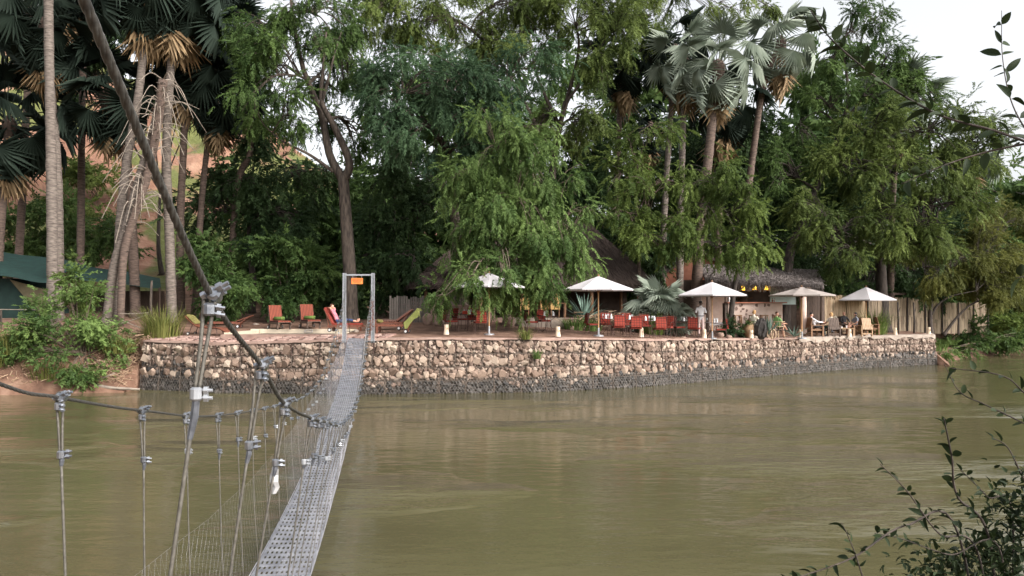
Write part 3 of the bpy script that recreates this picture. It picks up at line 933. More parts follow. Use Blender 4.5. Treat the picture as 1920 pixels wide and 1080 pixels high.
# ================================================================ VEGETATION
def spray_template(n, L, ll, lw, seed, droop=.35):
    """feathery twig: n narrow leaves either side of a drooping stalk"""
    r = np.random.default_rng(seed)
    V, F = [], []
    for i in range(n):
        t = (i + .5) / n
        b = np.array([L * t, r.normal(0, .03) * L, -droop * L * t * t])
        s = 1 if i % 2 else -1
        d = np.array([.55 + .3 * r.random(), s * (.55 + .4 * r.random()), -.15 - .35 * r.random() + .25 * r.normal()])
        if i == n - 1: d = np.array([1, .1, -.4])
        d /= np.linalg.norm(d)
        w = np.cross(d, r.normal(size=3) * .55 + np.array([0, 0, 1])); w /= np.linalg.norm(w)
        l_, w_ = ll * r.uniform(.7, 1.2), lw * r.uniform(.8, 1.2)
        k = len(V)
        V += [b + d * l_ * .1 + w * w_ * .5, b + d * l_, b + d * l_ * .1 - w * w_ * .5]
        F.append((k, k + 1, k + 2))
    return np.array(V), np.array(F)
SPR = {
    'fine': [spray_template(28, .52, .128, .048, k) for k in range(4)],
    'coarse': [spray_template(14, .55, .22, .10, 10 + k) for k in range(4)],
    'big': [spray_template(12, .9, .36, .17, 20 + k) for k in range(4)],
    'huge': [spray_template(12, 1.1, .50, .24, 25 + k) for k in range(4)],
    'bush': [spray_template(13, .34, .12, .065, 30 + k, .1) for k in range(4)],
}
def rots(ax, rng):
    """rotation matrices whose x axis is ax"""
    N = len(ax)
    ax = ax / (np.linalg.norm(ax, axis=1, keepdims=True) + 1e-9)
    up = np.array([0, 0, 1.0]) + rng.normal(0, .35, (N, 3))
    y = np.cross(up, ax); y /= np.linalg.norm(y, axis=1, keepdims=True) + 1e-9
    z = np.cross(ax, y)
    return np.stack([ax, y, z], -1)

def foliage(mb, c, r, n_sub, per, kind, droop, rng, sub=.55, shell=.5, tintc=.42):
    """clumps of sprays spread through one lobe of a crown; returns the clump centres"""
    c, r = np.array(c), np.array(r)
    # branch ends on the lobe, then clumps strung out along each branch end
    K = max(3, n_sub // 6)
    d = rng.normal(size=(K, 3)); d /= np.linalg.norm(d, axis=1, keepdims=True)
    bc = c + d * r * (shell + (1 - shell) * rng.random((K, 1)) ** .6)
    which = rng.integers(0, K, n_sub)
    od = d[which] * np.array([1, 1, .5]) + rng.normal(0, .35, (n_sub, 3)); od[:, 2] -= .5 * droop
    m_ = float(np.mean(r))
    cen = bc[which] + od * rng.uniform(-.45, .6, (n_sub, 1)) * min(1.3, m_ * .62) + rng.normal(0, .16, (n_sub, 3)) * min(1.0, m_)
    base = np.clip(rng.normal(tintc, .17, K)[which] + rng.normal(0, .09, n_sub), .02, .98)
    cnt = np.maximum(3, (per * rng.uniform(.5, 1.5, n_sub)).astype(int))
    idx = np.repeat(np.arange(n_sub), cnt)
    N = len(idx)
    st = sub * rng.uniform(.6, 1.35, n_sub)[idx][:, None]
    pos = cen[idx] + rng.normal(0, .5, (N, 3)) * st * np.array([1, 1, .55 + .9 * droop])
    out = (pos - cen[idx]) / (st + 1e-6) * .8 + (pos - c) / r * .5
    ax = out + rng.normal(0, .35, (N, 3)); ax[:, 2] -= droop + .15
    R = rots(ax, rng)
    sc_ = rng.uniform(.7, 1.3, N)
    tint = np.clip(base[idx] + rng.normal(0, .10, N), 0, 1)
    T = SPR[kind]
    w = rng.integers(0, len(T), N)
    for k in range(len(T)):
        q = w == k
        if q.any():
            mb.scatter(T[k][0], T[k][1], pos[q], R[q], sc_[q], tint[q])
    return cen

def tree(name, label, base, trunk, lobes, leaf, bark='bark', r0=.28, kind='fine', droop=.4, dens=1.0, group=None, seed=1, sub=.44, tintc=.42, limbs=(), cat='tree', twigs=True, tr=(.35,)):
    """trunk: points (u, v, Y); lobes: (u, v, Y, ru, rv, rdepth) with radii in photo units / metres; limbs: extra point lists"""
    rng = np.random.default_rng(seed); pr = random.Random(seed)
    root = thing(name, label, cat, tuple(base), group=group)
    tp = crv([base] + [at(*p) for p in trunk], 26)
    rr = r0 * (1 - np.linspace(0, 1, 26) * (1 - tr[0])); rr[:3] *= np.array([1.45, 1.2, 1.08])
    wood = MB(); wood.tube(tp, rr, 9)
    nodes = [(tp[k], rr[k]) for k in range(10, 26)]
    for L in limbs:
        pts = crv([at(*p) for p in L[1:]], 20); r1 = L[0]
        wood.tube(pts, np.linspace(r1, r1 * .18, 20), 7)
        nodes += [(pts[k], r1 * (1 - .55 * k / 19)) for k in range(6, 20)]
    part('trunk', wood, MT[bark], root, world=True, smooth=True)
    leaves, br_ = MB(), MB()
    for (u, v, Y, ru, rv, rd) in lobes:
        c = np.array(at(u, v, Y)); r = np.array([ru * Y / FPX, rd, rv * Y / FPX])
        area = math.pi * r[0] * r[2]
        ns = max(4, int(area * 3.3 * dens))
        cen = foliage(leaves, c, r, ns, 12, kind, droop, rng, sub=sub, tintc=tintc)
        if not twigs: continue
        # a limb from the wood to the lobe, then branchlets to its clumps
        best = min(nodes, key=lambda nd: np.linalg.norm(nd[0] - c) + max(0, nd[0][2] - c[2]) * .6)
        p0 = np.array(best[0])
        mid = (p0 + c) / 2 + np.array([pr.uniform(-.3, .3), pr.uniform(-.3, .3), np.linalg.norm(c - p0) * .14])
        lp = crv([p0, mid, c], 14); rl = min(best[1] * .6, .05 + .02 * np.linalg.norm(c - p0))
        br_.tube(lp, np.linspace(rl, rl * .35, 14), 6)
        for q in cen[:: max(1, len(cen) // 26)]:
            st = lp[pr.randrange(5, 14)]
            m2 = (st + q) / 2 + np.array([0, 0, .18 * np.linalg.norm(q - st)])
            br_.tube(crv([st, m2, q, q + (q - m2) * .25 - np.array([0, 0, .25 * droop])], 8), np.linspace(rl * .32 + .006, .006, 8), 4, cap=False)
    if br_.n: part('limbs', br_, MT[bark], root, world=True, smooth=True)
    part('crown', leaves, MT[leaf], root, world=True)
    return root

def gp(u, Y, dz=0.0):
    X = XU(u, Y)
    return Vector((X, Y, float(gz(X, Y)) - .05 + dz))

# ---- trees on and behind the terrace
tree('forked_tree', 'dark forked tree rising behind the steel bridge portal', gp(658, 39.5), [(656, 520, 39.5), (650, 430, 39.5), (643, 330, 39.5)],
     [(520, 140, 39, 75, 95, 1.9), (500, 60, 40, 80, 70, 2), (590, 25, 40, 90, 50, 2), (540, 215, 38.2, 55, 42, 1.2), (655, 95, 42, 65, 55, 1.5), (605, 90, 39.4, 40, 40, 1.2), (632, 170, 43, 34, 50, 1.0), (590, 235, 42, 40, 40, 1.0), (660, 250, 43, 30, 40, 1.0), (480, 185, 39, 40, 55, 1.2)],
     'mid', bark='bark', r0=.36, seed=2, dens=1.35, droop=.55, tr=(.75,),
     limbs=[(.24, (644, 340, 39.5), (655, 305, 39.4), (628, 240, 39.3), (603, 190, 39.3), (606, 130, 39.4), (612, 60, 39.6)),
            (.24, (642, 335, 39.5), (618, 290, 39.7), (602, 215, 39.8), (566, 120, 39.8), (548, 20, 39.8), (540, -60, 39.8)),
            (.10, (625, 322, 39.5), (580, 290, 39.2), (530, 265, 39), (495, 235, 38.8)),
            (.09, (604, 190, 39.3), (618, 140, 39), (626, 105, 39), (640, 60, 39))])
tree('ana_tree', 'great weeping tree with blue-green feathery crown over the thatched lodge', gp(868, 40.5), [(862, 500, 40.5), (850, 380, 40.3), (835, 270, 40)],
     [(760, 175, 38.5, 95, 70, 2.3), (840, 150, 38.5, 100, 65, 2.3), (900, 205, 38, 95, 75, 2.3), (735, 250, 38.6, 75, 45, 1.8), (820, 245, 37.8, 95, 55, 2), (960, 130, 39.5, 80, 60, 2),
      (690, 160, 39.6, 50, 60, 1.6)],
     'blue', bark='bark', r0=.38, seed=3, dens=1.7, droop=.45, limbs=[(.16, (838, 280, 40), (790, 220, 39.6), (740, 190, 39)), (.16, (838, 290, 40), (900, 220, 39.2), (950, 160, 39.4))])
tree('weeping_tree', 'bright green weeping acacia drooping in front of the thatched lodge', gp(948, 38.6), [(955, 560, 38.5), (962, 480, 38), (955, 390, 37.5), (945, 310, 37.2)],
     [(930, 270, 36.2, 95, 60, 1.9), (1000, 310, 36, 75, 70, 1.7), (900, 340, 35.6, 70, 75, 1.5), (960, 370, 35.4, 95, 85, 1.7), (1045, 395, 35.8, 52, 80, 1.3), (1082, 430, 35.8, 30, 62, .9), (985, 450, 35.2, 85, 70, 1.4),
      (1045, 470, 35.4, 50, 55, 1.1), (920, 440, 35.3, 65, 65, 1.2), (880, 500, 35.2, 40, 42, .8), (945, 520, 34.8, 45, 38, .8), (1010, 515, 35, 45, 40, .8), (990, 545, 34.8, 20, 22, .4), (908, 555, 34.6, 20, 26, .5), (830, 545, 35, 22, 18, .5), (850, 440, 36, 40, 40, .8), (880, 522, 32.6, 26, 16, .35), (940, 510, 32.5, 22, 16, .3), (900, 552, 32.8, 16, 16, .3), (835, 555, 33.2, 18, 14, .3)],
     'front', bark='twig', r0=.17, seed=4, dens=1.75, droop=1.0, sub=.42)
tree('tall_tree', 'tall olive-green tree towering behind the weeping acacia', gp(1030, 47), [(1035, 420, 47), (1038, 300, 47), (1060, 190, 47)],
     [(735, 40, 45, 90, 55, 2.4), (840, 55, 45, 95, 60, 2.4), (780, -30, 45, 110, 50, 2.4), (990, 60, 46, 75, 70, 2.2), (1080, 45, 45.5, 95, 70, 2.4), (1160, 50, 45, 75, 65, 2.2), (1040, -20, 46, 120, 50, 2.4), (1110, 230, 45, 60, 60, 1.8), (1030, 210, 46, 50, 40, 1.6), (920, 10, 46, 80, 40, 2), (690, 20, 45, 60, 50, 2), (1130, 130, 45, 60, 50, 2), (930, 80, 45.5, 60, 45, 1.8),
      (1200, -20, 45, 60, 40, 2), (1225, 30, 47, 40, 45, 1.6), (1215, 110, 48, 45, 50, 1.6), (1290, 0, 52, 60, 40, 2), (1390, 20, 53, 60, 40, 2)],
     'olive', bark='bark', r0=.36, seed=5, dens=1.3, droop=.5,
     limbs=[(.15, (1040, 290, 47), (1060, 200, 46.6), (1085, 160, 46.2), (1110, 110, 46)), (.14, (1050, 240, 47), (1010, 150, 46.8), (990, 70, 46.6)), (.13, (1060, 200, 47), (1085, 90, 46.6), (1070, 10, 46)), (.14, (1040, 300, 47), (940, 120, 46.5), (860, 40, 46), (760, 10, 45.5))])
tree('slender_acacia', 'light slender acacia in front of the fan palm trunks', gp(1206, 41), [(1200, 540, 41), (1196, 440, 41), (1192, 330, 41)],
     [(1185, 290, 40.5, 55, 55, 1.4), (1210, 240, 41, 45, 30, 1.1), (1230, 360, 40, 65, 45, 1.3), (1180, 400, 40, 40, 60, 1.2), (1260, 420, 39.6, 60, 35, 1.1), (1160, 330, 41, 35, 45, 1.0), (1215, 450, 40, 45, 35, 1)],
     'bright', bark='palmbark2', r0=.13, seed=6, dens=1.25, droop=.35)
tree('leaning_acacia', 'spreading green acacia leaning over the bar roof', gp(1366, 41.2), [(1376, 545, 41.2), (1384, 500, 41), (1378, 440, 40.6), (1352, 380, 40.2)],
     [(1340, 320, 39.8, 70, 42, 1.4), (1310, 390, 39.5, 55, 35, 1.1), (1370, 400, 39.2, 60, 35, 1.2), (1400, 445, 38.8, 40, 32, .9), (1345, 465, 39, 50, 28, .9), (1385, 350, 40, 40, 30, 1), (1400, 490, 38.8, 22, 22, .5)],
     'bright', bark='bark_dark', r0=.16, seed=7, dens=1.45, droop=.55)
tree('riverside_tree', 'big yellow-green tree spreading over the reed fence', gp(1655, 50), [(1652, 520, 50), (1648, 400, 50), (1640, 300, 50)],
     [(1640, 250, 48, 90, 55, 2.2), (1740, 240, 47.5, 80, 55, 2.2), (1800, 310, 47, 75, 60, 2.2), (1700, 320, 46.5, 100, 55, 2.2), (1600, 330, 47, 75, 60, 2), (1770, 390, 46.5, 70, 55, 2), (1670, 410, 46, 85, 55, 2), (1580, 430, 45.5, 70, 55, 1.8), (1600, 490, 45, 45, 35, 1.3),
      (1850, 270, 48, 50, 40, 1.6), (1720, 460, 46.5, 60, 50, 1.6), (1530, 390, 46, 45, 60, 1.6)],
     'olive', bark='bark_dark', r0=.42, seed=8, dens=1.35, droop=.45,
     limbs=[(.2, (1645, 360, 50), (1700, 300, 49), (1780, 280, 48)), (.2, (1645, 340, 50), (1600, 300, 49), (1540, 330, 47.5)), (.15, (1650, 420, 50), (1590, 430, 48), (1560, 450, 46))])
tree('crooked_tree', 'dark crooked tree with open crown rising behind the bar', gp(1468, 47.5), [(1480, 480, 47.5), (1505, 420, 48), (1540, 330, 49), (1578, 240, 50)],
     [(1600, 60, 50, 55, 50, 2), (1560, 110, 50, 50, 50, 1.8), (1650, 120, 50.5, 60, 50, 2), (1560, 200, 49.5, 55, 45, 1.8), (1690, 180, 50, 50, 40, 1.8), (1470, 330, 48.5, 60, 60, 1.8), (1690, 120, 51, 40, 40, 1.6), (1640, 40, 51, 40, 40, 1.6), (1730, 190, 50, 45, 35, 1.6), (1500, 250, 49.5, 45, 50, 1.6), (1620, 180, 49, 50, 40, 1.6)],
     'mid', bark='bark_dark', r0=.34, seed=9, dens=1.2, droop=.35,
     limbs=[(.13, (1578, 250, 50), (1590, 170, 50), (1582, 90, 50), (1600, 20, 50)), (.10, (1582, 230, 50), (1620, 180, 50), (1660, 130, 50)), (.09, (1575, 240, 50), (1540, 210, 50), (1500, 225, 50))])
tree('bank_thorn_tree', 'multi-stemmed thorn tree with olive crown at the end of the wall', gp(1744, 50.5), [(1744, 590, 50.5), (1746, 570, 50.5), (1742, 530, 50.5)],
     [(1790, 500, 50, 60, 40, 1.8), (1850, 470, 52, 70, 55, 2), (1730, 500, 50, 45, 40, 1.4), (1830, 540, 52, 50, 25, 1.3), (1895, 520, 54, 50, 60, 2), (1880, 420, 54, 60, 50, 2)],
     'yellow', bark='bark_dark', r0=.16, seed=10, dens=1.6, droop=.25, kind='fine',
     limbs=[(.09, (1746, 590, 50.5), (1760, 570, 50.4), (1785, 555, 50.3), (1830, 545, 50.2))])
tree('leaning_thorn_tree', 'leaning thorn stem with thin olive crown on the sandy bank', gp(1768, 51), [(1790, 600, 51), (1815, 575, 51), (1840, 562, 51)],
     [(1870, 555, 51.5, 50, 22, 1.2), (1850, 520, 51.5, 40, 30, 1.2)], 'yellow', bark='bark_dark', r0=.10, seed=12, dens=1.6, droop=.2)
# ---- darker trees behind
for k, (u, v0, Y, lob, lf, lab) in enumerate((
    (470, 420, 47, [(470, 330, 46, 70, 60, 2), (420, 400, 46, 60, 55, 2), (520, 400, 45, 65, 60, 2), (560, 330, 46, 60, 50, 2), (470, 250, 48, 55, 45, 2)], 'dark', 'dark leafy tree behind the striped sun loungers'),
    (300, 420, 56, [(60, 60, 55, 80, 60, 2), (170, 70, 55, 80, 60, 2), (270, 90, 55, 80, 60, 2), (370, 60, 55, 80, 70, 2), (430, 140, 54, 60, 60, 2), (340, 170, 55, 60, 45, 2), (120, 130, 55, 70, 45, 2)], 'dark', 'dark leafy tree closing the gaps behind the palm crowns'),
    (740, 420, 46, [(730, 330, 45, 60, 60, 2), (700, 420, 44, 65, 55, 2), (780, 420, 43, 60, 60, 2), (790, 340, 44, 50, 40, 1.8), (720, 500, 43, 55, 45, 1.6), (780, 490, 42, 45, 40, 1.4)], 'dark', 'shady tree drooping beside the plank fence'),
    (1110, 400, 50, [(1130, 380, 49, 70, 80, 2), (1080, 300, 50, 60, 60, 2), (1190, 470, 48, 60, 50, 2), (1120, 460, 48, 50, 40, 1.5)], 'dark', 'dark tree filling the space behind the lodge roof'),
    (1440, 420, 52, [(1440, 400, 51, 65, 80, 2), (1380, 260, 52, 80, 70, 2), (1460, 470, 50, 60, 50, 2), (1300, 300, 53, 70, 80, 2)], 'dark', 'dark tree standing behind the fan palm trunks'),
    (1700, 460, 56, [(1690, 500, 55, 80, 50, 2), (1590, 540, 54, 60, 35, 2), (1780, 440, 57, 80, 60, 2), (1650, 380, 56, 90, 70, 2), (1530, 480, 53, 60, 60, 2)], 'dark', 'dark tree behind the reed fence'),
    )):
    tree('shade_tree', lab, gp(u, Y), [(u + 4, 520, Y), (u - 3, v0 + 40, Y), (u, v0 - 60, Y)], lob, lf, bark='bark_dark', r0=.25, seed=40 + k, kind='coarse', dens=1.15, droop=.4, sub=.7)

# ---- far wood closing the view: reads as one mass
fw = MB()
rng = np.random.default_rng(77)
for (u0, u1, v0, v1, Y, n) in ((440, 700, 340, 560, 54, 100), (660, 1010, 330, 540, 56, 130), (700, 960, 120, 330, 58, 35), (960, 1260, 90, 340, 60, 35), (1000, 1300, 330, 540, 58, 120), (1280, 1640, 240, 540, 60, 200), (1500, 1720, 120, 300, 62, 60), (1600, 1990, 330, 590, 66, 190), (1840, 2060, 400, 600, 78, 90)):
    for _ in range(n):
        u, v = rng.uniform(u0, u1), rng.uniform(v0, v1)
        yy = Y + rng.uniform(-2, 4)
        foliage(fw, at(u, v, yy), (1.3, 1.0, 1.0), 4, 6, 'huge', .4, rng, sub=.9, tintc=.35)
tag(part('far_wood', fw, MT['mid']), 'mass of trees and scrub closing the view behind the lodge', kind='stuff')

# ---- fan palms
def fan_frond(R, pet, bend, fold, n=17, seed=0, spread=2.35, dead=False):
    """stalk with a pleated fan; fan hangs 'bend' radians below the line of the stalk"""
    r = np.random.default_rng(seed)
    b = MB()
    pts = crv([(0, 0, 0), (pet * .5, 0, .06 * pet), (pet, 0, -.02 * pet)], 6)
    b.tube(pts, np.linspace(.028, .016, 6), 4, tint=.95 if not dead else .6)
    o = pts[-1]
    cb, sb = math.cos(bend), math.sin(bend)
    def place(x, y, z):
        return o + np.array([x * cb + z * sb, y, -x * sb + z * cb])
    ang = np.linspace(-spread, spread, 2 * n + 1)
    V, F, T = [place(0, 0, 0)], [], [.5]
    for i, a in enumerate(ang):
        rr = R * (.47 + .05 * r.normal()) * (1 - .22 * abs(a) / spread)
        zz = (.075 if i % 2 else -.05) * R - fold * abs(math.sin(a / 2)) * rr
        V.append(place(rr * math.cos(a) * .98, rr * math.sin(a), zz)); T.append(.20 + .55 * (i % 2))  # pleat shading painted by tint: valleys darker, ridges lighter
    for i in range(2 * n):
        F.append((0, i + 1, i + 2))
    k = len(V)
    for i in range(n):
        a = ang[2 * i + 1] + r.normal(0, .03)
        rr = R * (1 + .08 * r.normal()) * (1 - .18 * abs(a) / spread)
        zz = -fold * abs(math.sin(a / 2)) * rr - (.10 + .10 * r.random()) * R
        V.append(place(rr * math.cos(a), rr * math.sin(a), zz)); T.append(.8 * r.random() + .2)
        F.append((2 * i + 1, k, 2 * i + 2)); F.append((2 * i + 2, k, 2 * i + 3)); k += 1
    b.add(np.array(V), np.array(F), np.array(T))
    return b
def frond_set(prefix, leaf):
    out = []
    for k, (R, p, bd, fo) in enumerate(((1.05, 1.2, .20, .30), (1.1, 1.3, .85, .45), (1.1, 1.3, 1.35, .60), (1.05, 1.2, 1.1, .80))):
        m = fan_frond(R, p, bd, fo, n=20, seed=k, spread=1.75).mesh('frond'); m.materials.append(MT[leaf]); out.append(m)
    return out
FR = {'silver': frond_set('s', 'silver'), 'palm': frond_set('p', 'palm')}
DEADF = []
for k in range(3):
    m = fan_frond(1.05, .8, .06 + .06 * k, .9, n=12, seed=50 + k, spread=.75, dead=True).mesh('dead_frond'); m.materials.append(MT['dead']); DEADF.append(m)

def palm(label, base, trunk, kind='silver', n=30, r0=.24, bark='palmbark2', dead=7, seed=1, size=1.0, low=-62, high=78, group='fan palms', crown=True):
    pr = random.Random(seed)
    root = thing('fan_palm', label, 'palm tree', tuple(base), group=group)
    pts = crv([base] + [at(*p) for p in trunk], 60)
    rr = np.linspace(r0, r0 * .72, 60) * (1 + .035 * np.sin(np.arange(60) * 2.3) + np.random.default_rng(seed).normal(0, .03, 60)); rr[:3] *= np.array([1.35, 1.18, 1.05])
    wood = MB(); wood.tube(pts, rr, 10)
    part('trunk', wood, MT[bark], root, world=True, smooth=True)
    if not crown: return root
    top = Vector(pts[-1]) - Vector(base)
    for i in range(n + dead):
        isd = i >= n
        f = (i + .5) / n if not isd else 1.0
        el = math.radians(high + (low - high) * f ** .85) + pr.uniform(-.12, .12) if not isd else math.radians(pr.uniform(-88, -70))
        az = i * 2.39996 + pr.uniform(-.25, .25)
        me = pr.choice(DEADF) if isd else FR[kind][min(3, max(0, (0 if f < .25 else 1 if f < .5 else 2 if f < .8 else 3) + pr.choice((-1, 0, 0, 1))))]
        o = bpy.data.objects.new('dead_frond' if isd else 'frond', me)
        COL.objects.link(o); o.parent = root
        s = size * pr.uniform(.85, 1.1) * (1.2 if isd else 1)
        o.matrix_local = (Matrix.Translation(top + Vector((0, 0, -.12 - (.35 if isd else .25 * f)))) @ Matrix.Rotation(az, 4, 'Z') @ Matrix.Rotation(-el, 4, 'Y')
                          @ Matrix.Rotation(pr.uniform(-.75, .75), 4, 'X') @ Matrix.Scale(s, 4))
    b = MB()                                        # boss of leaf bases
    b.lathe([(r0 * .7, -.9), (r0 * 1.25, -.45), (r0 * 1.35, -.1), (r0 * .9, .15), (.01, .3)], 9, c=tuple(top))
    part('leaf_boss', b, MT['palmbark2'], root, smooth=True)
    return root
palm('tall fan palm with large silvery drooping leaves behind the young ground palm', gp(1302, 43), [(1312, 440, 43), (1330, 280, 43), (1346, 120, 43)], 'silver', 22, .30, seed=1, size=1.45, low=-72)
palm('leaning fan palm with reddish trunk and brown dead skirt above the bar roof', gp(1392, 46.5), [(1398, 420, 46.5), (1412, 290, 46.5), (1432, 160, 46), (1465, 75, 46)], 'silver', 22, .22, seed=2, dead=9, size=1.35)
palm('slim fan palm with bare grey trunk at the edge of the palm group', gp(1240, 47), [(1246, 400, 47), (1256, 240, 47), (1266, 90, 47)], 'palm', 20, .20, seed=3, bark='palmbark', size=1.3)
palm('fan palm with ringed grey trunk in the middle of the palm group', gp(1274, 45), [(1276, 400, 45), (1280, 260, 45), (1284, 110, 45)], 'silver', 20, .21, seed=4, dead=11, bark='palmbark', size=1.3)
palm('short fan palm half hidden behind the silvery palm trunk', gp(1345, 47), [(1348, 400, 47), (1352, 300, 47), (1352, 190, 47)], 'palm', 18, .22, seed=5, dead=10, size=1.5)
palm('brown-skirted fan palm rising behind the thatched lodge', gp(1156, 49), [(1155, 420, 49), (1160, 260, 49), (1166, 110, 49)], 'palm', 20, .22, seed=6, dead=14, size=1.5)
palm('dark fan palm seen against the sky between the palm trunks', gp(1215, 58), [(1216, 350, 58), (1218, 230, 58)], 'palm', 16, .2, seed=7, size=1.5)
palm('grey fan palm standing among the trees above the reed fence', gp(1668, 52), [(1672, 420, 52), (1678, 300, 52), (1684, 190, 52)], 'silver', 20, .22, seed=8, dead=8, size=1.6)
palm('grey fan palm showing behind the crown of the riverside tree', gp(1830, 60), [(1828, 450, 60), (1826, 330, 60), (1815, 275, 60)], 'silver', 18, .2, seed=18, dead=6, size=1.5)
# left group
palm('pale straight fan palm trunk beside the green tent', gp(97, 36.5), [(98, 500, 36.5), (96, 300, 36.5), (92, 100, 36.5), (90, -90, 36.5), (90, -170, 36.5)], 'palm', 26, .25, 'palmbark', seed=9)
palm('grey fan palm trunk standing behind the pale straight palm', gp(111, 39.5), [(111, 480, 39.5), (108, 330, 39.5), (98, 190, 39.5), (84, 40, 39.5)], 'palm', 30, .24, 'palmbark', seed=10, size=1.5)
palm('leaning palm trunk that props the dead grey palm', gp(200, 38), [(214, 500, 38), (238, 420, 38), (262, 330, 38.2), (290, 230, 38.4), (302, 165, 38.4)], 'palm', 0, .22, 'palmbark', seed=11, crown=False)
palm('upright grey palm trunk beside the leaning one', gp(221, 38.6), [(222, 480, 38.6), (234, 330, 38.8), (262, 160, 39), (274, 10, 39), (276, -40, 39)], 'palm', 28, .23, 'palmbark', seed=12, dead=9, size=1.7)
palm('tall fan palm with straw-coloured dead fronds behind the bridge cable', gp(323, 39.5), [(318, 450, 39.5), (312, 300, 39.5), (318, 160, 39.5), (330, 20, 39.5), (334, -20, 39.5)], 'palm', 28, .24, 'palmbark', seed=13, dead=16, size=1.6)
palm('dark palm trunk rising between the straw-fronded palms', gp(340, 43), [(338, 420, 43), (345, 260, 43), (350, 100, 43)], 'palm', 30, .22, seed=14, size=1.6)
palm('slim leaning palm in the shade beside the dark shrubs', gp(365, 44), [(378, 380, 44), (392, 250, 44), (405, 165, 44)], 'palm', 28, .18, seed=15, size=1.6)
palm('dark fan palm leaning toward the forked tree', gp(428, 46), [(445, 350, 46), (470, 270, 46), (440, 120, 48), (430, 60, 48)], 'palm', 26, .2, seed=16, size=1.6)
palm('thick dark palm trunk behind the leaning palm', gp(255, 41.5), [(250, 480, 41.5), (240, 330, 41.5), (228, 250, 41.5), (200, 175, 41.5)], 'palm', 32, .27, seed=17, size=1.6, dead=3)
palm('dark broad-leaved palm half outside the picture beside the tent', gp(-10, 42), [(0, 420, 42), (10, 320, 42), (18, 225, 42)], 'palm', 30, .28, seed=19, size=1.8)
palm('dark fan palm high above the green tent', gp(30, 46), [(40, 400, 46), (50, 200, 46), (60, 20, 46)], 'palm', 30, .24, seed=20, size=1.5)
palm('dark fan palm with wide crown behind the palm trunks', gp(150, 45), [(152, 400, 45), (154, 200, 45), (160, -30, 45)], 'palm', 34, .22, seed=21, size=1.6)

# dead palm: bare grey frond stalks bristling from the leaning trunk
dp = thing('dead_palm', 'dead palm bristling with bare grey frond stalks', 'dead palm', tuple(gp(226, 37.6)))
pr = random.Random(8)
pts = crv([gp(226, 37.6), at(232, 480, 37.7), at(250, 410, 37.8), at(276, 330, 38), at(296, 230, 38), at(306, 150, 38)], 30)
b = MB(); b.tube(pts, np.linspace(.17, .22, 30), 9); part('trunk', b, MT['palmbark2'], dp, world=True, smooth=True)
for k in range(86):
    i = pr.randrange(11, 30)
    p = Vector(pts[i]); az = pr.uniform(0, 6.28); L = pr.uniform(1.1, 2.9)
    d = Vector((math.cos(az), math.sin(az) * .8, 0))
    e = p + d * L * .80 + Vector((0, 0, -L * pr.uniform(.0, .65)))
    m = p + d * L * .42 + Vector((0, 0, L * pr.uniform(.02, .2)))
    b = MB(); b.tube(crv([p, m, e], 8), np.linspace(.030, .013, 8), 4)
    part('frond_stalk', b, MT['deadstalk'], dp, world=True)
for k in range(60):
    i = pr.randrange(6, 30); p = Vector(pts[i]); az = pr.uniform(0, 6.28)
    b = MB(); d = Vector((math.cos(az), math.sin(az), .6)); b.tube([p + d * .12, p + d * .3 + Vector((0, 0, -.02))], [.05, .02], 4)
    part('leaf_base', b, MT['palmbark'], dp, world=True)

# young palm and spiky plants on the terrace
yp = thing('young_fan_palm', 'young silvery fan palm sprawling at ground level beside the lodge', 'palm', tuple(gp(1240, 39.2)))
pr = random.Random(21)
for i in range(34):
    el = math.radians(pr.uniform(-8, 72)); az = i * 2.39996
    o = bpy.data.objects.new('frond', FR['silver'][i % 3]); COL.objects.link(o); o.parent = yp
    o.matrix_local = Matrix.Translation((0, 0, .55 + .5 * math.sin(el))) @ Matrix.Rotation(az, 4, 'Z') @ Matrix.Rotation(-el, 4, 'Y') @ Matrix.Rotation(pr.uniform(-.5, .5), 4, 'X') @ Matrix.Scale(pr.uniform(.7, 1.05), 4)
b = MB(); b.lathe([(.26, -.1), (.24, .6), (.15, 1.0), (.01, 1.2)], 9); part('stem', b, MT['palmbark2'], yp, smooth=True)

blade_b = MB()
def blade_mesh(L, w, seed, matn, curve=.15):
    b = MB(); V, F = [], []
    for i in range(6):
        t = i / 5
        ww = w * (1 - t ** 2.2) * (.7 + .6 * t * (1 - t) * 2)
        z = -curve * L * t * t
        V += [(L * t, -ww / 2, z + .25 * ww), (L * t, 0, z), (L * t, ww / 2, z + .25 * ww)]
    for i in range(5):
        for j in range(2):
            F.append((i * 3 + j, i * 3 + j + 1, i * 3 + j + 4, i * 3 + j + 3))
    b.add(np.array(V), np.array(F), .3 + .5 * random.Random(seed).random())
    m = b.mesh('leaf'); m.materials.append(MT[matn]); return m
AG = [blade_mesh(1.25, .10, k, 'agave', .08) for k in range(3)]
def rosette(name, label, base, n, meshes, s=1.0, lo=8, hi=80, seed=1, cat='plant', group=None):
    pr = random.Random(seed)
    root = thing(name, label, cat, tuple(base), group=group)
    for i in range(n):
        el = math.radians(lo + (hi - lo) * pr.random()); az = i * 2.39996 + pr.uniform(-.2, .2)
        o = bpy.data.objects.new('leaf', pr.choice(meshes)); COL.objects.link(o); o.parent = root
        o.matrix_local = Matrix.Translation((0, 0, .06)) @ Matrix.Rotation(az, 4, 'Z') @ Matrix.Rotation(-el, 4, 'Y') @ Matrix.Scale(s * pr.uniform(.75, 1.1), 4)
    return root
rosette('spiky_sisal', 'spiky blue-green sisal plant behind the white parasol pole', gp(1095, 38.6, .35), 46, AG, 1.15, 5, 80, 3)
rosette('spiky_agave', 'small upright grey-green agave beside the black driftwood', gp(1441, 39.7, .2), 30, AG, .85, 40, 88, 4)
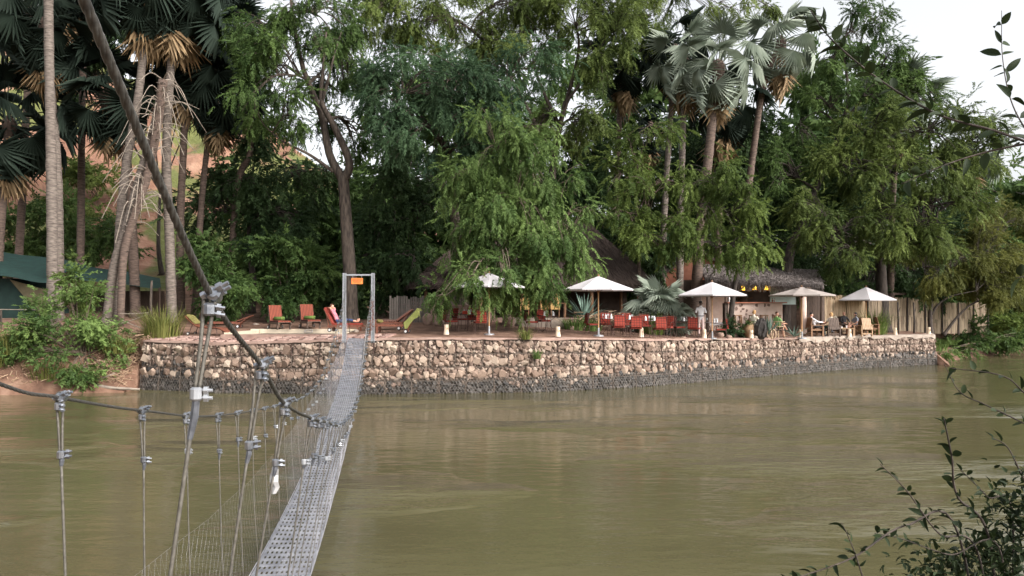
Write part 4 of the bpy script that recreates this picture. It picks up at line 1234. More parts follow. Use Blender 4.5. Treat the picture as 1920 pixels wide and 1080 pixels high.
rosette('spiky_agave', 'leaning agave leaves at the foot of the beige parasol', gp(1488, 41.5, .05), 16, AG, .8, 10, 50, 5)

def grass(name, label, base, n, L, spread, matn, seed=1, w=.02, cat='grass tuft', group=None):
    rng = np.random.default_rng(seed)
    root = thing(name, label, cat, tuple(base), group=group)
    mb = MB()
    V, F, T = [], [], []
    for i in range(n):
        a = rng.uniform(0, 6.28); d = np.array([math.cos(a), math.sin(a), 0]); p0 = d * spread * rng.random() ** .7 * .5
        l = L * rng.uniform(.55, 1.1); lean = rng.uniform(.15, .8); sd = np.array([-d[1], d[0], 0]) * w
        k = len(V)
        for t in (0, .5, 1):
            c = p0 + d * l * lean * t * t + np.array([0, 0, l * (t - .35 * lean * t * t)])
            V += [c - sd * (1 - t * .85), c + sd * (1 - t * .85)]
        F += [(k, k + 1, k + 3, k + 2), (k + 2, k + 3, k + 5, k + 4)]
        T += [rng.random()] * 6
    mb.add(np.array(V), np.array(F), np.array(T))
    part('blades', mb, MT[matn], root)
    return root
grass('grass_tuft', 'tall yellow-green grass clump behind the left end of the wall', gp(305, 34.6), 420, 1.55, 1.6, 'grass', 1)
grass('grass_tuft', 'drooping green grass clump beside the young fan palm', gp(1222, 38.3), 420, 1.2, 1.3, 'bright', 2)
grass('grass_tuft', 'upright green sword-leaved clump at the foot of the sisal', gp(1078, 37.8), 160, .75, 1.2, 'front', 3, w=.035)
grass('grass_tuft', 'upright green sword-leaved clump beside the steps', gp(1105, 37.9), 160, .7, 1.2, 'front', 4, w=.035)
grass('grass_tuft', 'dry straw-coloured grass hanging over the left bank', Vector((-20.5, 32.9, 1.5)), 320, 1.3, 1.8, 'grass', 5)
grass('grass_tuft', 'dry tawny grass curtain on the bank left of the green bush', Vector((-21.6, 32.4, 1.0)), 420, 1.3, 2.4, 'grass', 15)
grass('grass_tuft', 'dry grass fringe on the red bank beside the wall end', Vector((-16.6, 33.7, 1.5)), 260, .9, 1.5, 'grass', 16)
grass('grass_tuft', 'dry grass tuft at the water by the drift log', Vector((-18.8, 32.6, .5)), 260, 1.0, 1.6, 'grass', 6)
grass('grass_tuft', 'green tuft growing from the wall under the steps', Vector((1.0, 32.05, 1.35)), 60, .45, .3, 'front', 7)
grass('grass_tuft', 'dry tuft growing on the coping below the small bistro table', Vector((.55, 32.25, 2.12)), 90, .55, .6, 'grass', 8)
grass('grass_tuft', 'tall green reeds beside the wooden armchairs', gp(1640, 47.5), 380, 1.7, 1.4, 'bright', 9)

for k_, (X_, T_, lab_) in enumerate(((26.6, .4, 'dark green fringe at the water beside the wall end'), (28.2, .6, 'low grass fringe at the foot of the sandy bank'), (29.8, .8, 'grass fringe between the sandy bank and the dark bush'), (27.6, 2.6, 'dry grass tuft on the sandy slope'))):
    Y_ = float(bankY(X_)) + T_
    grass('grass_tuft', lab_, Vector((X_, Y_, float(terrace_z(np.array(X_), np.array(Y_), np.array(T_))) - .03)), 200, .55, 2.0, 'front' if k_ < 3 else 'grass', 70 + k_)
def bush(name, label, base, lobes, leaf, seed, dens=1.0, kind='bush', cat='bush', droop=.1, group=None, sub=.4, tintc=.45):
    rng = np.random.default_rng(seed)
    root = thing(name, label, cat, tuple(base), group=group)
    L, W = MB(), MB()
    for (u, v, Y, ru, rv, rd) in lobes:
        c = np.array(at(u, v, Y)); r = np.array([ru * Y / FPX, rd, rv * Y / FPX])
        ns = max(4, int(math.pi * r[0] * r[2] * 7 * dens))
        cen = foliage(L, c, r, ns, 12, kind, droop, rng, sub=sub, tintc=tintc)
        for q in cen[::3]:
            b0 = np.array(base) + rng.normal(0, .12, 3) * np.array([1, 1, 0])
            W.tube(crv([b0, (b0 + q) / 2 + np.array([0, 0, .15]), q], 7), np.linspace(.03, .006, 7), 4, cap=False)
    part('stems', W, MT['twig'], root, world=True)
    part('foliage', L, MT[leaf], root, world=True)
    return root
bush('bank_bush', 'large bright green bush growing down the left bank to the water', Vector((-17.9, 33.4, 1.4)),
     [(150, 600, 33.3, 60, 45, 1.2), (185, 580, 33.5, 38, 40, .8), (110, 660, 32.9, 55, 40, 1), (160, 680, 32.7, 50, 36, .9), (60, 670, 32.8, 45, 40, .9), (140, 540, 33.8, 26, 30, .6), (95, 610, 33.4, 50, 40, 1), (30, 700, 32.4, 40, 25, .7), (205, 640, 33, 26, 36, .7), (185, 705, 32.4, 38, 22, .6), (20, 650, 32.8, 40, 35, .8), (110, 715, 32.2, 50, 16, .6)], 'front', 51, 1.1)
bush('bank_bush', 'small leafy bush climbing in front of the palm trunks', Vector((-18.3, 34.6, 2.2)), [(140, 520, 34.2, 22, 32, .5), (160, 555, 34.2, 30, 26, .6)], 'bright', 52, 1.0)
bush('hill_bush', 'dark green thicket behind the green tent', gp(20, 52), [(70, 420, 52, 60, 45, 2), (150, 425, 52, 60, 45, 2), (220, 450, 50, 45, 45, 2), (0, 470, 50, 50, 35, 1.5), (30, 440, 51, 60, 40, 2), (110, 455, 51, 60, 40, 2), (180, 440, 51, 50, 40, 2), (10, 400, 52, 30, 25, 1.5)], 'mid', 53, .55, 'coarse', sub=.7)
bush('hill_bush', 'grey-green scrub patch on the red slope', gp(180, 66), [(180, 350, 65, 55, 35, 2), (160, 390, 64, 50, 22, 2)], 'olive', 54, .30, 'big', sub=.9)
bush('hill_bush', 'yellow-green bush on the hillside between the palms', gp(150, 78), [(100, 250, 80, 60, 22, 2), (190, 300, 76, 50, 25, 2), (150, 285, 77, 55, 22, 2), (215, 260, 80, 40, 25, 2)], 'yellow', 55, .25, 'big', sub=.9)
bush('shade_shrub', 'dense dark shrub behind the curved lounger', gp(390, 41), [(380, 540, 40.5, 50, 45, 1.2), (440, 520, 40.5, 45, 55, 1.2), (410, 470, 41, 50, 40, 1.2)], 'mid', 56, .75, 'coarse', sub=.5, tintc=.3)
bush('shade_shrub', 'dense dark shrub behind the striped loungers', gp(540, 42.5), [(500, 540, 42, 50, 45, 1.2), (560, 520, 42, 50, 50, 1.2), (540, 470, 42.5, 60, 40, 1.2)], 'mid', 57, .75, 'coarse', sub=.5, tintc=.3)
bush('shade_shrub', 'shaded shrub between the forked tree and the plank fence', gp(705, 43), [(690, 540, 43, 40, 45, 1), (600, 530, 43.5, 40, 45, 1), (740, 520, 43, 40, 40, 1)], 'dark', 58, .8, 'coarse', sub=.5)
bush('river_bush', 'dark green bush on the sandy bank past the wall end', Vector((XU(1850, 57), 57, 1.0)), [(1830, 628, 57, 38, 20, 1.4), (1870, 630, 58, 45, 20, 1.4), (1810, 640, 56.5, 22, 14, .8), (1795, 655, 54, 22, 9, .5), (1770, 662, 51.5, 14, 6, .3)], 'mid', 59, .8, 'coarse', sub=.5)
bush('river_bush', 'bright green bush beside the river at the edge of the view', Vector((XU(1915, 61), 61, 1.0)), [(1915, 618, 61, 40, 25, 1.6), (1960, 620, 63, 40, 30, 1.5), (1880, 600, 62, 40, 22, 1.5)], 'bright', 60, .7, 'coarse', sub=.5)
bush('river_bush', 'pale yellow-green thicket behind the thorn trees', gp(1890, 66), [(1880, 560, 66, 60, 40, 2), (1940, 540, 68, 60, 55, 2)], 'yellow', 61, .6, 'coarse', sub=.7)
bush('garden_shrub', 'low dark shrub among the boulders before the bar', gp(1372, 40.6), [(1370, 612, 40.2, 18, 13, .4), (1388, 615, 40.2, 14, 10, .35)], 'dark', 62, 1.4)
bush('shade_shrub', 'leafy shrub under the eave of the bar roof', gp(1520, 49), [(1560, 545, 48, 40, 22, 1), (1500, 500, 50, 40, 30, 1.2)], 'mid', 63, .7, 'coarse', sub=.5)

# ---- foreground: twigs of the near bank 
def leaf_mesh(L, w, fold, curl, nm='leaf', m='near', t=.5):
    b = MB(); V, F = [], []
    n = 6
    for i in range(n + 1):
        s = i / n
        ww = w * math.sin(math.pi * min(1, s ** .8 * .98 + .02)) ** .8
        z = -curl * L * s * s
        V += [(L * s, -ww / 2, z + fold * ww), (L * s, 0, z), (L * s, ww / 2, z + fold * ww)]
    for i in range(n):
        for j in range(2):
            F.append((i * 3 + j, i * 3 + j + 1, i * 3 + j + 4, i * 3 + j + 3))
    b.add(np.array(V), np.array(F), t); me = b.mesh(nm, smooth=True); me.materials.append(MT[m]); return me
LV = [leaf_mesh(.062, .030, .25, .12, t=.25), leaf_mesh(.070, .026, .35, .28, t=.45), leaf_mesh(.055, .031, .15, .05, t=.7), leaf_mesh(.066, .020, .4, .35, t=.35)]
def twig(root, pts, r, seed, every=.05, size=1.0, start=.15, pairs=True, sub=None):
    pr = random.Random(seed)
    P = crv(pts, 40)
    b = MB(); b.tube(P, np.linspace(r, r * .35, 40), 6)
    tw = part('twig', b, MT['bark_dark'], root, world=True, smooth=True)
    s = np.concatenate([[0], np.cumsum(np.linalg.norm(np.diff(P, axis=0), axis=1))])
    rl = np.array(root.location)
    x = s[-1] * start; k = 0
    while x < s[-1]:
        i = min(38, int(np.searchsorted(s, x)))
        p = P[i]; T = Vector(P[i + 1] - P[i]).normalized()
        for q in range(2 if pairs and pr.random() < .5 else 1):
            a = k * 2.4 + q * math.pi + pr.uniform(-.4, .4)
            sd = T.cross(Vector((0, 0, 1))).normalized(); up = sd.cross(T)
            d = (T * pr.uniform(.3, .9) + sd * math.cos(a) + up * math.sin(a) * .8).normalized()
            z = (up + Vector((pr.uniform(-.7, .7), pr.uniform(-.7, .7), pr.uniform(-.3, .5)))).normalized()
            y = z.cross(d).normalized(); z = d.cross(y)
            o = bpy.data.objects.new('leaf', LV[pr.randrange(4)]); COL.objects.link(o); o.parent = tw
            M3 = Matrix((d, y, z)).transposed().to_4x4()
            o.matrix_local = Matrix.Translation(Vector(p - rl) + d * .004) @ M3 @ Matrix.Scale(size * pr.uniform(.7, 1.15), 4)
        x += every * pr.uniform(.6, 1.4); k += 1
ob = thing('overhanging_shrub', 'leafy dark twigs reaching across the sky from the near bank', 'shrub', (2.6, 2.0, 1.7))
twig(ob, [(2.6, 2.0, 1.7), (2.45, 2.2, 3.2), at(2130, 420, 2.3), at(1990, 300, 2.4), at(1880, 250, 2.5), at(1760, 215, 2.6), at(1650, 150, 2.7), at(1560, 75, 2.7), at(1520, 20, 2.7)], .006, 1, .030, 1.0, .50)
twig(ob, [at(1930, 268, 2.45), at(1850, 285, 2.5), at(1770, 310, 2.5), at(1690, 345, 2.5)], .004, 2, .055, .9, .05)
twig(ob, [at(1960, 300, 2.42), at(1900, 200, 2.6), at(1880, 110, 2.8), at(1878, 20, 2.9)], .003, 3, .075, .95, .25)
twig(ob, [at(2060, 420, 2.3), at(1960, 380, 2.4), at(1905, 360, 2.5)], .003, 4, .08, .8, .6)
twig(ob, [at(2060, 560, 2.3), at(1960, 520, 2.4), at(1905, 520, 2.4)], .003, 5, .06, .9, .6)
sh = thing('riverbank_shrub', 'shrub with leaves coloured as dark silhouettes at the corner of the near bank above bright water', 'shrub', (2.75, 4.6, .55))
S0 = Vector((2.75, 4.6, .55))
for k, (P, r, ev, sz, st) in enumerate((
    ([S0, at(1860, 1040, 4.3), at(1795, 930, 4.1), at(1785, 860, 4.0), at(1770, 785, 3.9)], .009, .045, 1.05, .30),
    ([S0, at(1840, 1060, 4.2), at(1760, 1000, 4.0), at(1700, 920, 3.9), at(1650, 870, 3.8)], .007, .055, .75, .35),
    ([S0, at(1800, 1010, 4.1), at(1700, 985, 3.9), at(1600, 1045, 3.7), at(1510, 1078, 3.6), at(1470, 1090, 3.5)], .007, .060, 1.0, .25),
    ([at(1620, 1090, 3.7), at(1604, 1040, 3.7), at(1590, 1005, 3.7), at(1578, 980, 3.7)], .004, .05, .85, .1),
    ([S0, at(1900, 990, 4.4), at(1850, 930, 4.3), at(1800, 880, 4.2)], .006, .05, .85, .3),
    ([S0, at(1960, 980, 4.2), at(1920, 900, 4.1), at(1890, 840, 4.1), at(1860, 820, 4.1)], .007, .05, .85, .25),
    ([at(2010, 800, 3.4), at(1930, 745, 3.5), at(1880, 705, 3.5), at(1780, 690, 3.6)], .005, .05, 1.0, .2),
    ([at(2040, 870, 3.8), at(1930, 800, 4.0), at(1850, 760, 4.1), at(1800, 735, 4.2), at(1770, 682, 4.2)], .005, .06, .85, .2),
    ([S0, at(1880, 1050, 4.2), at(1780, 1040, 4.1), at(1690, 1010, 4.0), at(1640, 1000, 3.9)], .005, .05, .9, .25),
    ([S0, at(1960, 1010, 4.3), at(1940, 930, 4.2), at(1915, 880, 4.1)], .006, .04, .9, .25))):
    twig(sh, P, r, 20 + k, ev, sz, st)
thick = MB()
rng = np.random.default_rng(9)
LT = []
for me in LV:
    v = np.zeros(len(me.vertices) * 3); me.vertices.foreach_get('co', v)
    LT.append((v.reshape(-1, 3), np.array([list(p.vertices) for p in me.polygons])))
for (u, v, Y, ru, rv, n) in ((1880, 1050, 4.4, 70, 50, 520), (1800, 1070, 4.3, 60, 25, 260), (1910, 960, 4.3, 40, 60, 260), (1990, 1000, 4.4, 80, 90, 300), (1740, 1085, 4.2, 60, 16, 130)):
    c = np.array(at(u, v, Y)); p = c + rng.normal(0, .5, (n, 3)) * np.array([ru, 110, rv]) * Y / FPX
    ax = rng.normal(size=(n, 3)); ax[:, 2] += .3
    R = rots(ax, rng); w = rng.integers(0, 4, n)
    for k in range(4):
        q = w == k; thick.scatter(LT[k][0], LT[k][1], p[q], R[q], rng.uniform(.5, .95, q.sum()), rng.random(q.sum()))
part('dense_foliage', thick, MT['near'], sh, world=True, kind='stuff')

# ================================================================ BUILDINGS
def on(u, Y, dz=0.0):
    X = XU(u, Y)
    return Vector((X, Y, float(gz(X, Y) + fbm(np.array([X * .9]), np.array([Y * .9]), 3, 5)[0] * .07) + dz))

def strands(mb, A, B, n, rng, L=(.3, .7), r=.008, jit=.1, tint=(.2, .9)):
    pass

# ---- the lodge: big hipped thatched roof on posts
lg = thing('thatched_lodge', 'open lodge with big steep brown thatched roof behind the trees', 'building', (XU(1000, 44), 44, 2.6))
LX0, LX1, LY0, LY1, EZ, RZ = -6.4, 6.2, -3.6, 4.4, 1.98, 5.6
roof = MB()
E = [(LX0, LY0, EZ), (LX1, LY0, EZ), (LX1, LY1, EZ), (LX0, LY1, EZ)]; Rg = [(LX0 + 3.6, .4, RZ), (LX1 - 3.2, .4, RZ)]
roof.poly(E + Rg, [(0, 1, 5, 4), (1, 2, 5), (2, 3, 4, 5), (3, 0, 4)])
roof.poly([(x * .985, y * .985, z - .22) for x, y, z in E] + [(x, y, z - .3) for x, y, z in Rg], [(4, 5, 1, 0), (5, 2, 1), (5, 4, 3, 2), (4, 0, 3)])
for i in range(4):
    a, c = E[i], E[(i + 1) % 4]
    roof.poly([a, c, (c[0] * .985, c[1] * .985, c[2] - .22), (a[0] * .985, a[1] * .985, a[2] - .22)], [(0, 3, 2, 1)])
rf = part('roof', roof, MT['thatch'], lg)
rng = np.random.default_rng(3)
A, B = [], []
def thatch_face(a, b_, c, d, n, L, lift):
    """stalks laid down the slope: a, b eave ends; c, d ridge ends"""
    a, b_, c, d = map(np.array, (a, b_, c, d))
    for _ in range(n):
        s, t = rng.random(), rng.random() ** 1.3
        p = (a * (1 - s) + b_ * s) * (1 - t) + (d * (1 - s) + c * s) * t
        dn = (a * (1 - s) + b_ * s) - (d * (1 - s) + c * s); dn = dn / np.linalg.norm(dn)
        l = rng.uniform(.25, .6) * L
        q = p + dn * l + rng.normal(0, .05, 3)
        A.append(p + np.array([0, 0, lift * rng.random()])); B.append(q + np.array([0, 0, lift * rng.random() - .02]))
thatch_face(E[0], E[1], Rg[1], Rg[0], 2600, 1.0, .05)
thatch_face(E[1], E[2], Rg[1], Rg[1], 700, 1.0, .05)
thatch_face(E[3], E[0], Rg[0], Rg[0], 700, 1.0, .05)
sm = MB(); sm.wires(A, B, .012, rng.random(len(A)))
part('thatch_stalks', sm, MT['thatch'], rf, kind='stuff')
for (x, y) in ((-5.6, -3.0), (-2.8, -3.0), (0.2, -3.0), (2.9, -3.0), (5.3, -3.0), (-5.6, 3.6), (5.3, 3.6)):
    b = MB(); b.tube([(x, y, -.3), (x + .03, y, EZ + .45)], [.10, .085], 8); part('post', b, MT['timber'], lg)
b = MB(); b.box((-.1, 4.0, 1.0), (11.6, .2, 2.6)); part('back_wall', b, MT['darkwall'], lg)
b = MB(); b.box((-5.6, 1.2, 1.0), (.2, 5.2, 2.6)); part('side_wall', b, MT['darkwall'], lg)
b = MB(); b.box((0, .4, .05), (12, 7.6, .5)); part('floor_slab', b, MT['coping'], lg)
b = MB(); b.box((-3.7, -2.6, .45), (3.3, .22, .75)); part('low_wall', b, MT['coping'], lg)
b = MB(); b.box((-4.6, -3.02, .95), (.18, .2, 1.9)); b.box((-4.2, -3.0, 1.15), (.7, .08, .9)); part('wall_panel', b, MT['concrete'], lg)

# steps up to the lodge
st = thing('lodge_steps', 'broad earth-coloured steps leading up to the lodge floor', 'steps', tuple(on(1000, 39.0)))
b = MB(); b.box((0, .3, .16), (3.0, 1.3, .42)); part('upper_step', b, MT['concrete'], st)
b = MB(); b.box((.55, -.60, .05), (2.6, .52, .30)); part('lower_step', b, MT['concrete'], st)

# dark plank fence left of the lodge
pf = thing('plank_fence', 'dark fence of uneven weathered upright planks beside the lodge', 'fence', tuple(on(768, 39.6)))
pr = random.Random(6)
for i in range(17):
    b = MB(); h = 1.25 + pr.uniform(-.12, .12); b.box((-.95 + i * .115, pr.uniform(-.02, .02), h / 2), (.095, .03, h), rz=pr.uniform(-.1, .1)); part('plank', b, MT['plank'], pf)
b = MB(); b.box((0, .04, .9), (2.0, .04, .07)); b.box((0, .04, .3), (2.0, .04, .07)); part('rail', b, MT['timber_dark'], pf)
lw = thing('garden_wall', 'low rough earthen wall behind the first bistro table', 'wall', tuple(on(845, 38.6)))
b = MB(); b.box((0, 0, .42), (1.9, .3, .95)); part('wall_face', b, MT['coping'], lw)
b = MB(); b.box((0, 0, .92), (2.0, .38, .06)); part('wall_cap', b, MT['coping'], lw)

# ---- brick gable hut behind the bar
hut = thing('brick_hut', 'small red brick gable hut behind the bar roof', 'building', (XU(1318, 49), 49, 2.3))
hv = (580 - 470) / 1500 * 49 + 3.33 - 2.3
b = MB(); b.poly([(-2.6, 0, 0), (2.1, 0, 0), (2.1, 0, hv - 1.55), (-.25, 0, hv), (-2.6, 0, hv - 1.55), (-2.6, 4, 0), (2.1, 4, 0), (2.1, 4, hv - 1.55), (-.25, 4, hv), (-2.6, 4, hv - 1.55)],
             [(0, 1, 2, 3, 4), (5, 9, 8, 7, 6), (0, 4, 9, 5), (1, 6, 7, 2)]); part('gable_wall', b, MT['brick'], hut)
b = MB()
for s in (-1, 1):
    e = (-.25 + s * 2.65, hv - 1.68)
    b.poly([(-.25, -.35, hv + .10), (e[0], -.35, e[1]), (e[0], 4.3, e[1]), (-.25, 4.3, hv + .10), (-.25, -.35, hv - .04), (e[0], -.35, e[1] - .14), (e[0], 4.3, e[1] - .14), (-.25, 4.3, hv - .04)],
           [(0, 1, 2, 3), (7, 6, 5, 4), (0, 4, 5, 1), (1, 5, 6, 2), (3, 2, 6, 7)])
part('roof', b, MT['thatch'], hut)

# ---- the bar under its grey thatch
bar = thing('bar_shelter', 'open bar shelter with low grey thatched roof', 'building', (XU(1425, 43), 43, 2.28))
bx = bar.location.x
F0, F1 = (XU(1322, 42) - bx, -1.2, 2.66), (XU(1545, 44) - bx, 1.0, 2.42)
K0, K1 = (XU(1312, 47) - bx, 4.2, 3.75), (XU(1530, 50) - bx, 6.6, 3.5)
roof = MB(); th = .22
roof.poly([F0, F1, K1, K0] + [(x, y, z - th) for x, y, z in (F0, F1, K1, K0)], [(0, 1, 2, 3), (7, 6, 5, 4), (0, 4, 5, 1), (1, 5, 6, 2), (3, 2, 6, 7), (0, 3, 7, 4)])
rf = part('roof', roof, MT['thatch2'], bar)
A, B = [], []
f0, f1, k0, k1 = map(np.array, (F0, F1, K0, K1))
for _ in range(3800):
    s, t = rng.random(), rng.random() ** 1.6
    p = (f0 * (1 - s) + f1 * s) * (1 - t) + (k0 * (1 - s) + k1 * s) * t
    dn = (f0 * (1 - s) + f1 * s) - (k0 * (1 - s) + k1 * s); dn /= np.linalg.norm(dn)
    q = p + dn * rng.uniform(.2, .6) + rng.normal(0, .07, 3); q[2] -= .12 * max(0, 1 - t * 8)
    A.append(p + np.array([0, 0, .04 * rng.random()])); B.append(q + np.array([0, 0, .06 * rng.random()]))
for _ in range(900):
    s = rng.random(); p = f0 * (1 - s) + f1 * s + np.array([0, rng.uniform(-.05, .25), -.1])
    A.append(p); B.append(p + np.array([rng.normal(0, .06), -.05, -rng.uniform(.15, .5)]))
sm = MB(); sm.wires(A, B, .010, rng.random(len(A))); part('thatch_stalks', sm, MT['thatch2'], rf, kind='stuff')
for u, Y in ((1326, 42.2), (1360, 42.6), (1540, 44.5)):
    b = MB(); x = XU(u, Y) - bx; b.tube([(x, Y - 43, -.2), (x + .05, Y - 43, 2.3)], [.10, .08], 8); part('post', b, MT['timber_dark'], bar)
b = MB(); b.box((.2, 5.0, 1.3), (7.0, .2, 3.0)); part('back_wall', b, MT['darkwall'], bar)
b = MB(); b.box((XU(1335, 44.5) - bx, 1.6, .8), (1.5, .25, 2.1)); part('stone_wall', b, MT['plaster'], bar)
b = MB()
for k in range(3): b.box((-.3, 4.8, 1.35 + .38 * k), (2.6, .3, .04))
part('shelf', b, MT['timber'], bar)
b = MB()
bp_ = random.Random(9)
for k in range(3):
    for i in range(11):
        x = -1.5 + i * .22 + bp_.uniform(-.03, .03); h = bp_.uniform(.16, .28)
        b.lathe([(.035, 0), (.035, h * .6), (.014, h * .78), (.014, h), (.001, h)], 7, c=(x, 4.75, 1.37 + .38 * k), tint=bp_.random())
part('bottles', b, MT['teal'], bar, kind='stuff')
b = MB(); b.box((XU(1470, 45) - bx, 2.2, 1.05 + .75), (1.45, .04, .95)); part('painted_board', b, MT['teal'], bar)
b = MB(); b.lathe([(.20, -.3), (.17, .6), (.19, 1.2), (.16, 2.2)], 9, c=(XU(1506, 44) - bx, 1.0, 0)); part('stone_pillar', b, MT['plaster'], bar, smooth=True)
b = MB()
for i in range(16):
    x = XU(1511, 45) - bx + i * .068; b.box((x, 2.0 + .01 * (i % 2), .95), (.06, .03, 2.2))
part('slat_screen', b, MT['timber_dark'], bar)
# counter
cu = thing('bar_counter', 'stone-dappled plaster bar counter with reddish wooden top', 'bar counter', (XU(1416, 41.8), 41.8, 2.25))
W = 102 / FPX * 41.8
b = MB(); b.box((0, .3, .70), (W, .6, 1.40)); part('front', b, MT['plaster'], cu)
b = MB(); b.box((0.08, .27, 1.43), (W + .25, .8, .06)); part('counter_top', b, MT['bartop'], cu)
b = MB(); b.box((-W / 2 - .1, .25, .7), (.12, .5, 1.4)); part('end_post', b, MT['darkwall'], cu)
pr = random.Random(31)
for k in range(30):
    hv_, hf_ = HT[k % 14]
    b = MB(); b.add(hv_ * np.array([pr.uniform(.05, .10), .022, pr.uniform(.06, .11)]), hf_)
    x = -W / 2 + .12 + pr.random() * (W - .24) * (.55 if k < 20 else 1); z = pr.uniform(.25, 1.32)
    b.V[0] = b.V[0] + np.array([x, -.002, z], dtype=np.float32)
    part('stone', b, MT['dapple'], cu)
b = MB(); b.lathe([(.045, 0), (.05, .2), (.03, .26), (.001, .26)], 8)
jar = thing('white_jar', 'white jar standing on the end of the bar counter', 'jar', (XU(1368, 41.9), 41.95, 3.712)); part('body', b, MT['napkin'], jar)
b = MB(); b.lathe([(.02, .26), (.03, .29), (.001, .31)], 7); part('stopper', b, MT['bartop'], jar)
for k, (u, lab) in enumerate(((1449, 'short red bottle on the bar counter near the teal board'), (1453, 'pinkish bottle beside the red one on the bar counter'))):
    t = thing('bottle', lab, 'bottle', (XU(u, 41.9), 41.95, 3.712)); b = MB(); b.lathe([(.035, 0), (.035, .1), (.012, .14), (.012, .19)], 8); part('body', b, MT['brick'] if k == 0 else MT['plaster'], t)
    b = MB(); b.lathe([(.015, .19), (.015, .21), (.001, .21)], 6); part('cap', b, MT['black'], t)
# glowing lamps
for k, (u, v, Y, lab) in enumerate(((1393, 540, 42.9, 'yellow glowing lamp hanging over the bar nearest its dark end post'), (1415, 539, 43.0, 'yellow glowing lamp hanging over the middle of the bar'),
                                    (1437, 539, 43.1, 'yellow glowing lamp hanging over the bar nearest the teal board'), (1340, 526, 43.6, 'small yellow glowing lamp above the peak of the white parasol'))):
    p = at(u, v, Y); t = thing('hanging_lamp', lab, 'lamp', tuple(p), group='lamps hanging in the bar')
    s = .95 if k < 3 else .6
    b = MB(); b.lathe([(.001, .13), (.05, .12), (.09, .05), (.10, -.03), (.115, -.12), (.10, -.125)], 12); b.V[0] *= s; part('shade', b, MT['lamp'], t, smooth=True)
    b = MB(); b.tube([(0, 0, .09), (0, 0, .55)], .006, 4); part('cord', b, MT['black'], t)

# ---- reed fence on the right: leaning tall reeds, then two tiers
rfn = thing('reed_fence', 'long pale reed fence running back along the terrace', 'fence', tuple(on(1700, 52)))
fx = [(1546, 46.5), (1620, 48.5), (1700, 51.5), (1780, 55), (1850, 58.5)]
FP = np.array([[XU(u, Y), Y] for u, Y in fx]); FS = np.concatenate([[0], np.cumsum(np.hypot(*np.diff(FP, axis=0).T))])
rng = np.random.default_rng(12)
def fence_reeds(s0, s1, dz0, h, n, lean, r):
    A, B = [], []
    for s in np.sort(rng.uniform(s0, s1, n)):
        x, y = np.interp(s, FS, FP[:, 0]), np.interp(s, FS, FP[:, 1]); z = float(gz(x, y)) + dz0
        l = lean * math.sin(s * 2.2) + rng.normal(0, .03)
        off = rng.uniform(-.05, .05)
        A.append((x, y + off, z)); B.append((x + l, y + off, z + h * rng.uniform(.9, 1.06)))
    b = MB(); b.wires(A, B, rng.uniform(r * .6, r * 1.4, len(A)), rng.random(len(A))); return b
part('tall_reeds', fence_reeds(0, FS[1], 0, 2.15, 240, .16, .020), MT['reed'], rfn, world=True, kind='stuff')
part('lower_reeds', fence_reeds(FS[1], FS[-1], 0, 1.0, 620, .0, .022), MT['reed2'], rfn, world=True, kind='stuff')
part('upper_reeds', fence_reeds(FS[1], FS[-1], .95, 1.15, 620, .02, .022), MT['reed2'], rfn, world=True, kind='stuff')
b = MB()
for zz in (.5, .98, 1.7):
    P = np.array([(np.interp(s, FS, FP[:, 0]), np.interp(s, FS, FP[:, 1]) + .06, float(gz(np.interp(s, FS, FP[:, 0]), np.interp(s, FS, FP[:, 1]))) + zz) for s in np.linspace(FS[1], FS[-1], 20)])
    b.tube(P, .03, 5)
part('rails', b, MT['timber_dark'], rfn, world=True)
for s in np.linspace(FS[1] + .3, FS[-1], 8):
    x, y = np.interp(s, FS, FP[:, 0]), np.interp(s, FS, FP[:, 1]) - .12; z = float(gz(x, y))
    b = MB(); b.tube([(x, y, z - .1), (x + .02, y, z + 2.15)], [.06, .05], 7); part('post', b, MT['bark_dark'], rfn, world=True)
# poles planted in front of the fence
for u, Y, lab in ((1683, 48.6, 'bare pole planted in front of the reed fence'), (1713, 49.2, 'forked bare pole in front of the reed fence')):
    o = on(u, Y); t = thing('pole', lab, 'pole', tuple(o)); b = MB(); b.tube([(0, 0, -.1), (.03, 0, .8), (0.0, 0, 1.9)], [.07, .06, .045], 7); part('shaft', b, MT['bark_dark'], t, smooth=True)
    b = MB(); b.tube([(.02, 0, 1.2), (.15, 0, 1.6)], [.03, .015], 5); part('snag', b, MT['bark_dark'], t)
# dark roof edge behind fence
dr = thing('dark_shelter', 'low dark shelter roof showing above the reed fence', 'building', tuple(on(1680, 54)))
b = MB(); b.box((.4, 1.0, 2.35), (6.4, 2.4, .14), rz=.55); part('roof', b, MT['timber_dark'], dr)
for x in (-1.8, 2.4):
    b = MB(); b.tube([(x, x * .5 + 1, -.1), (x, x * .5 + 1, 2.3)], .06, 6); part('post', b, MT['timber_dark'], dr)

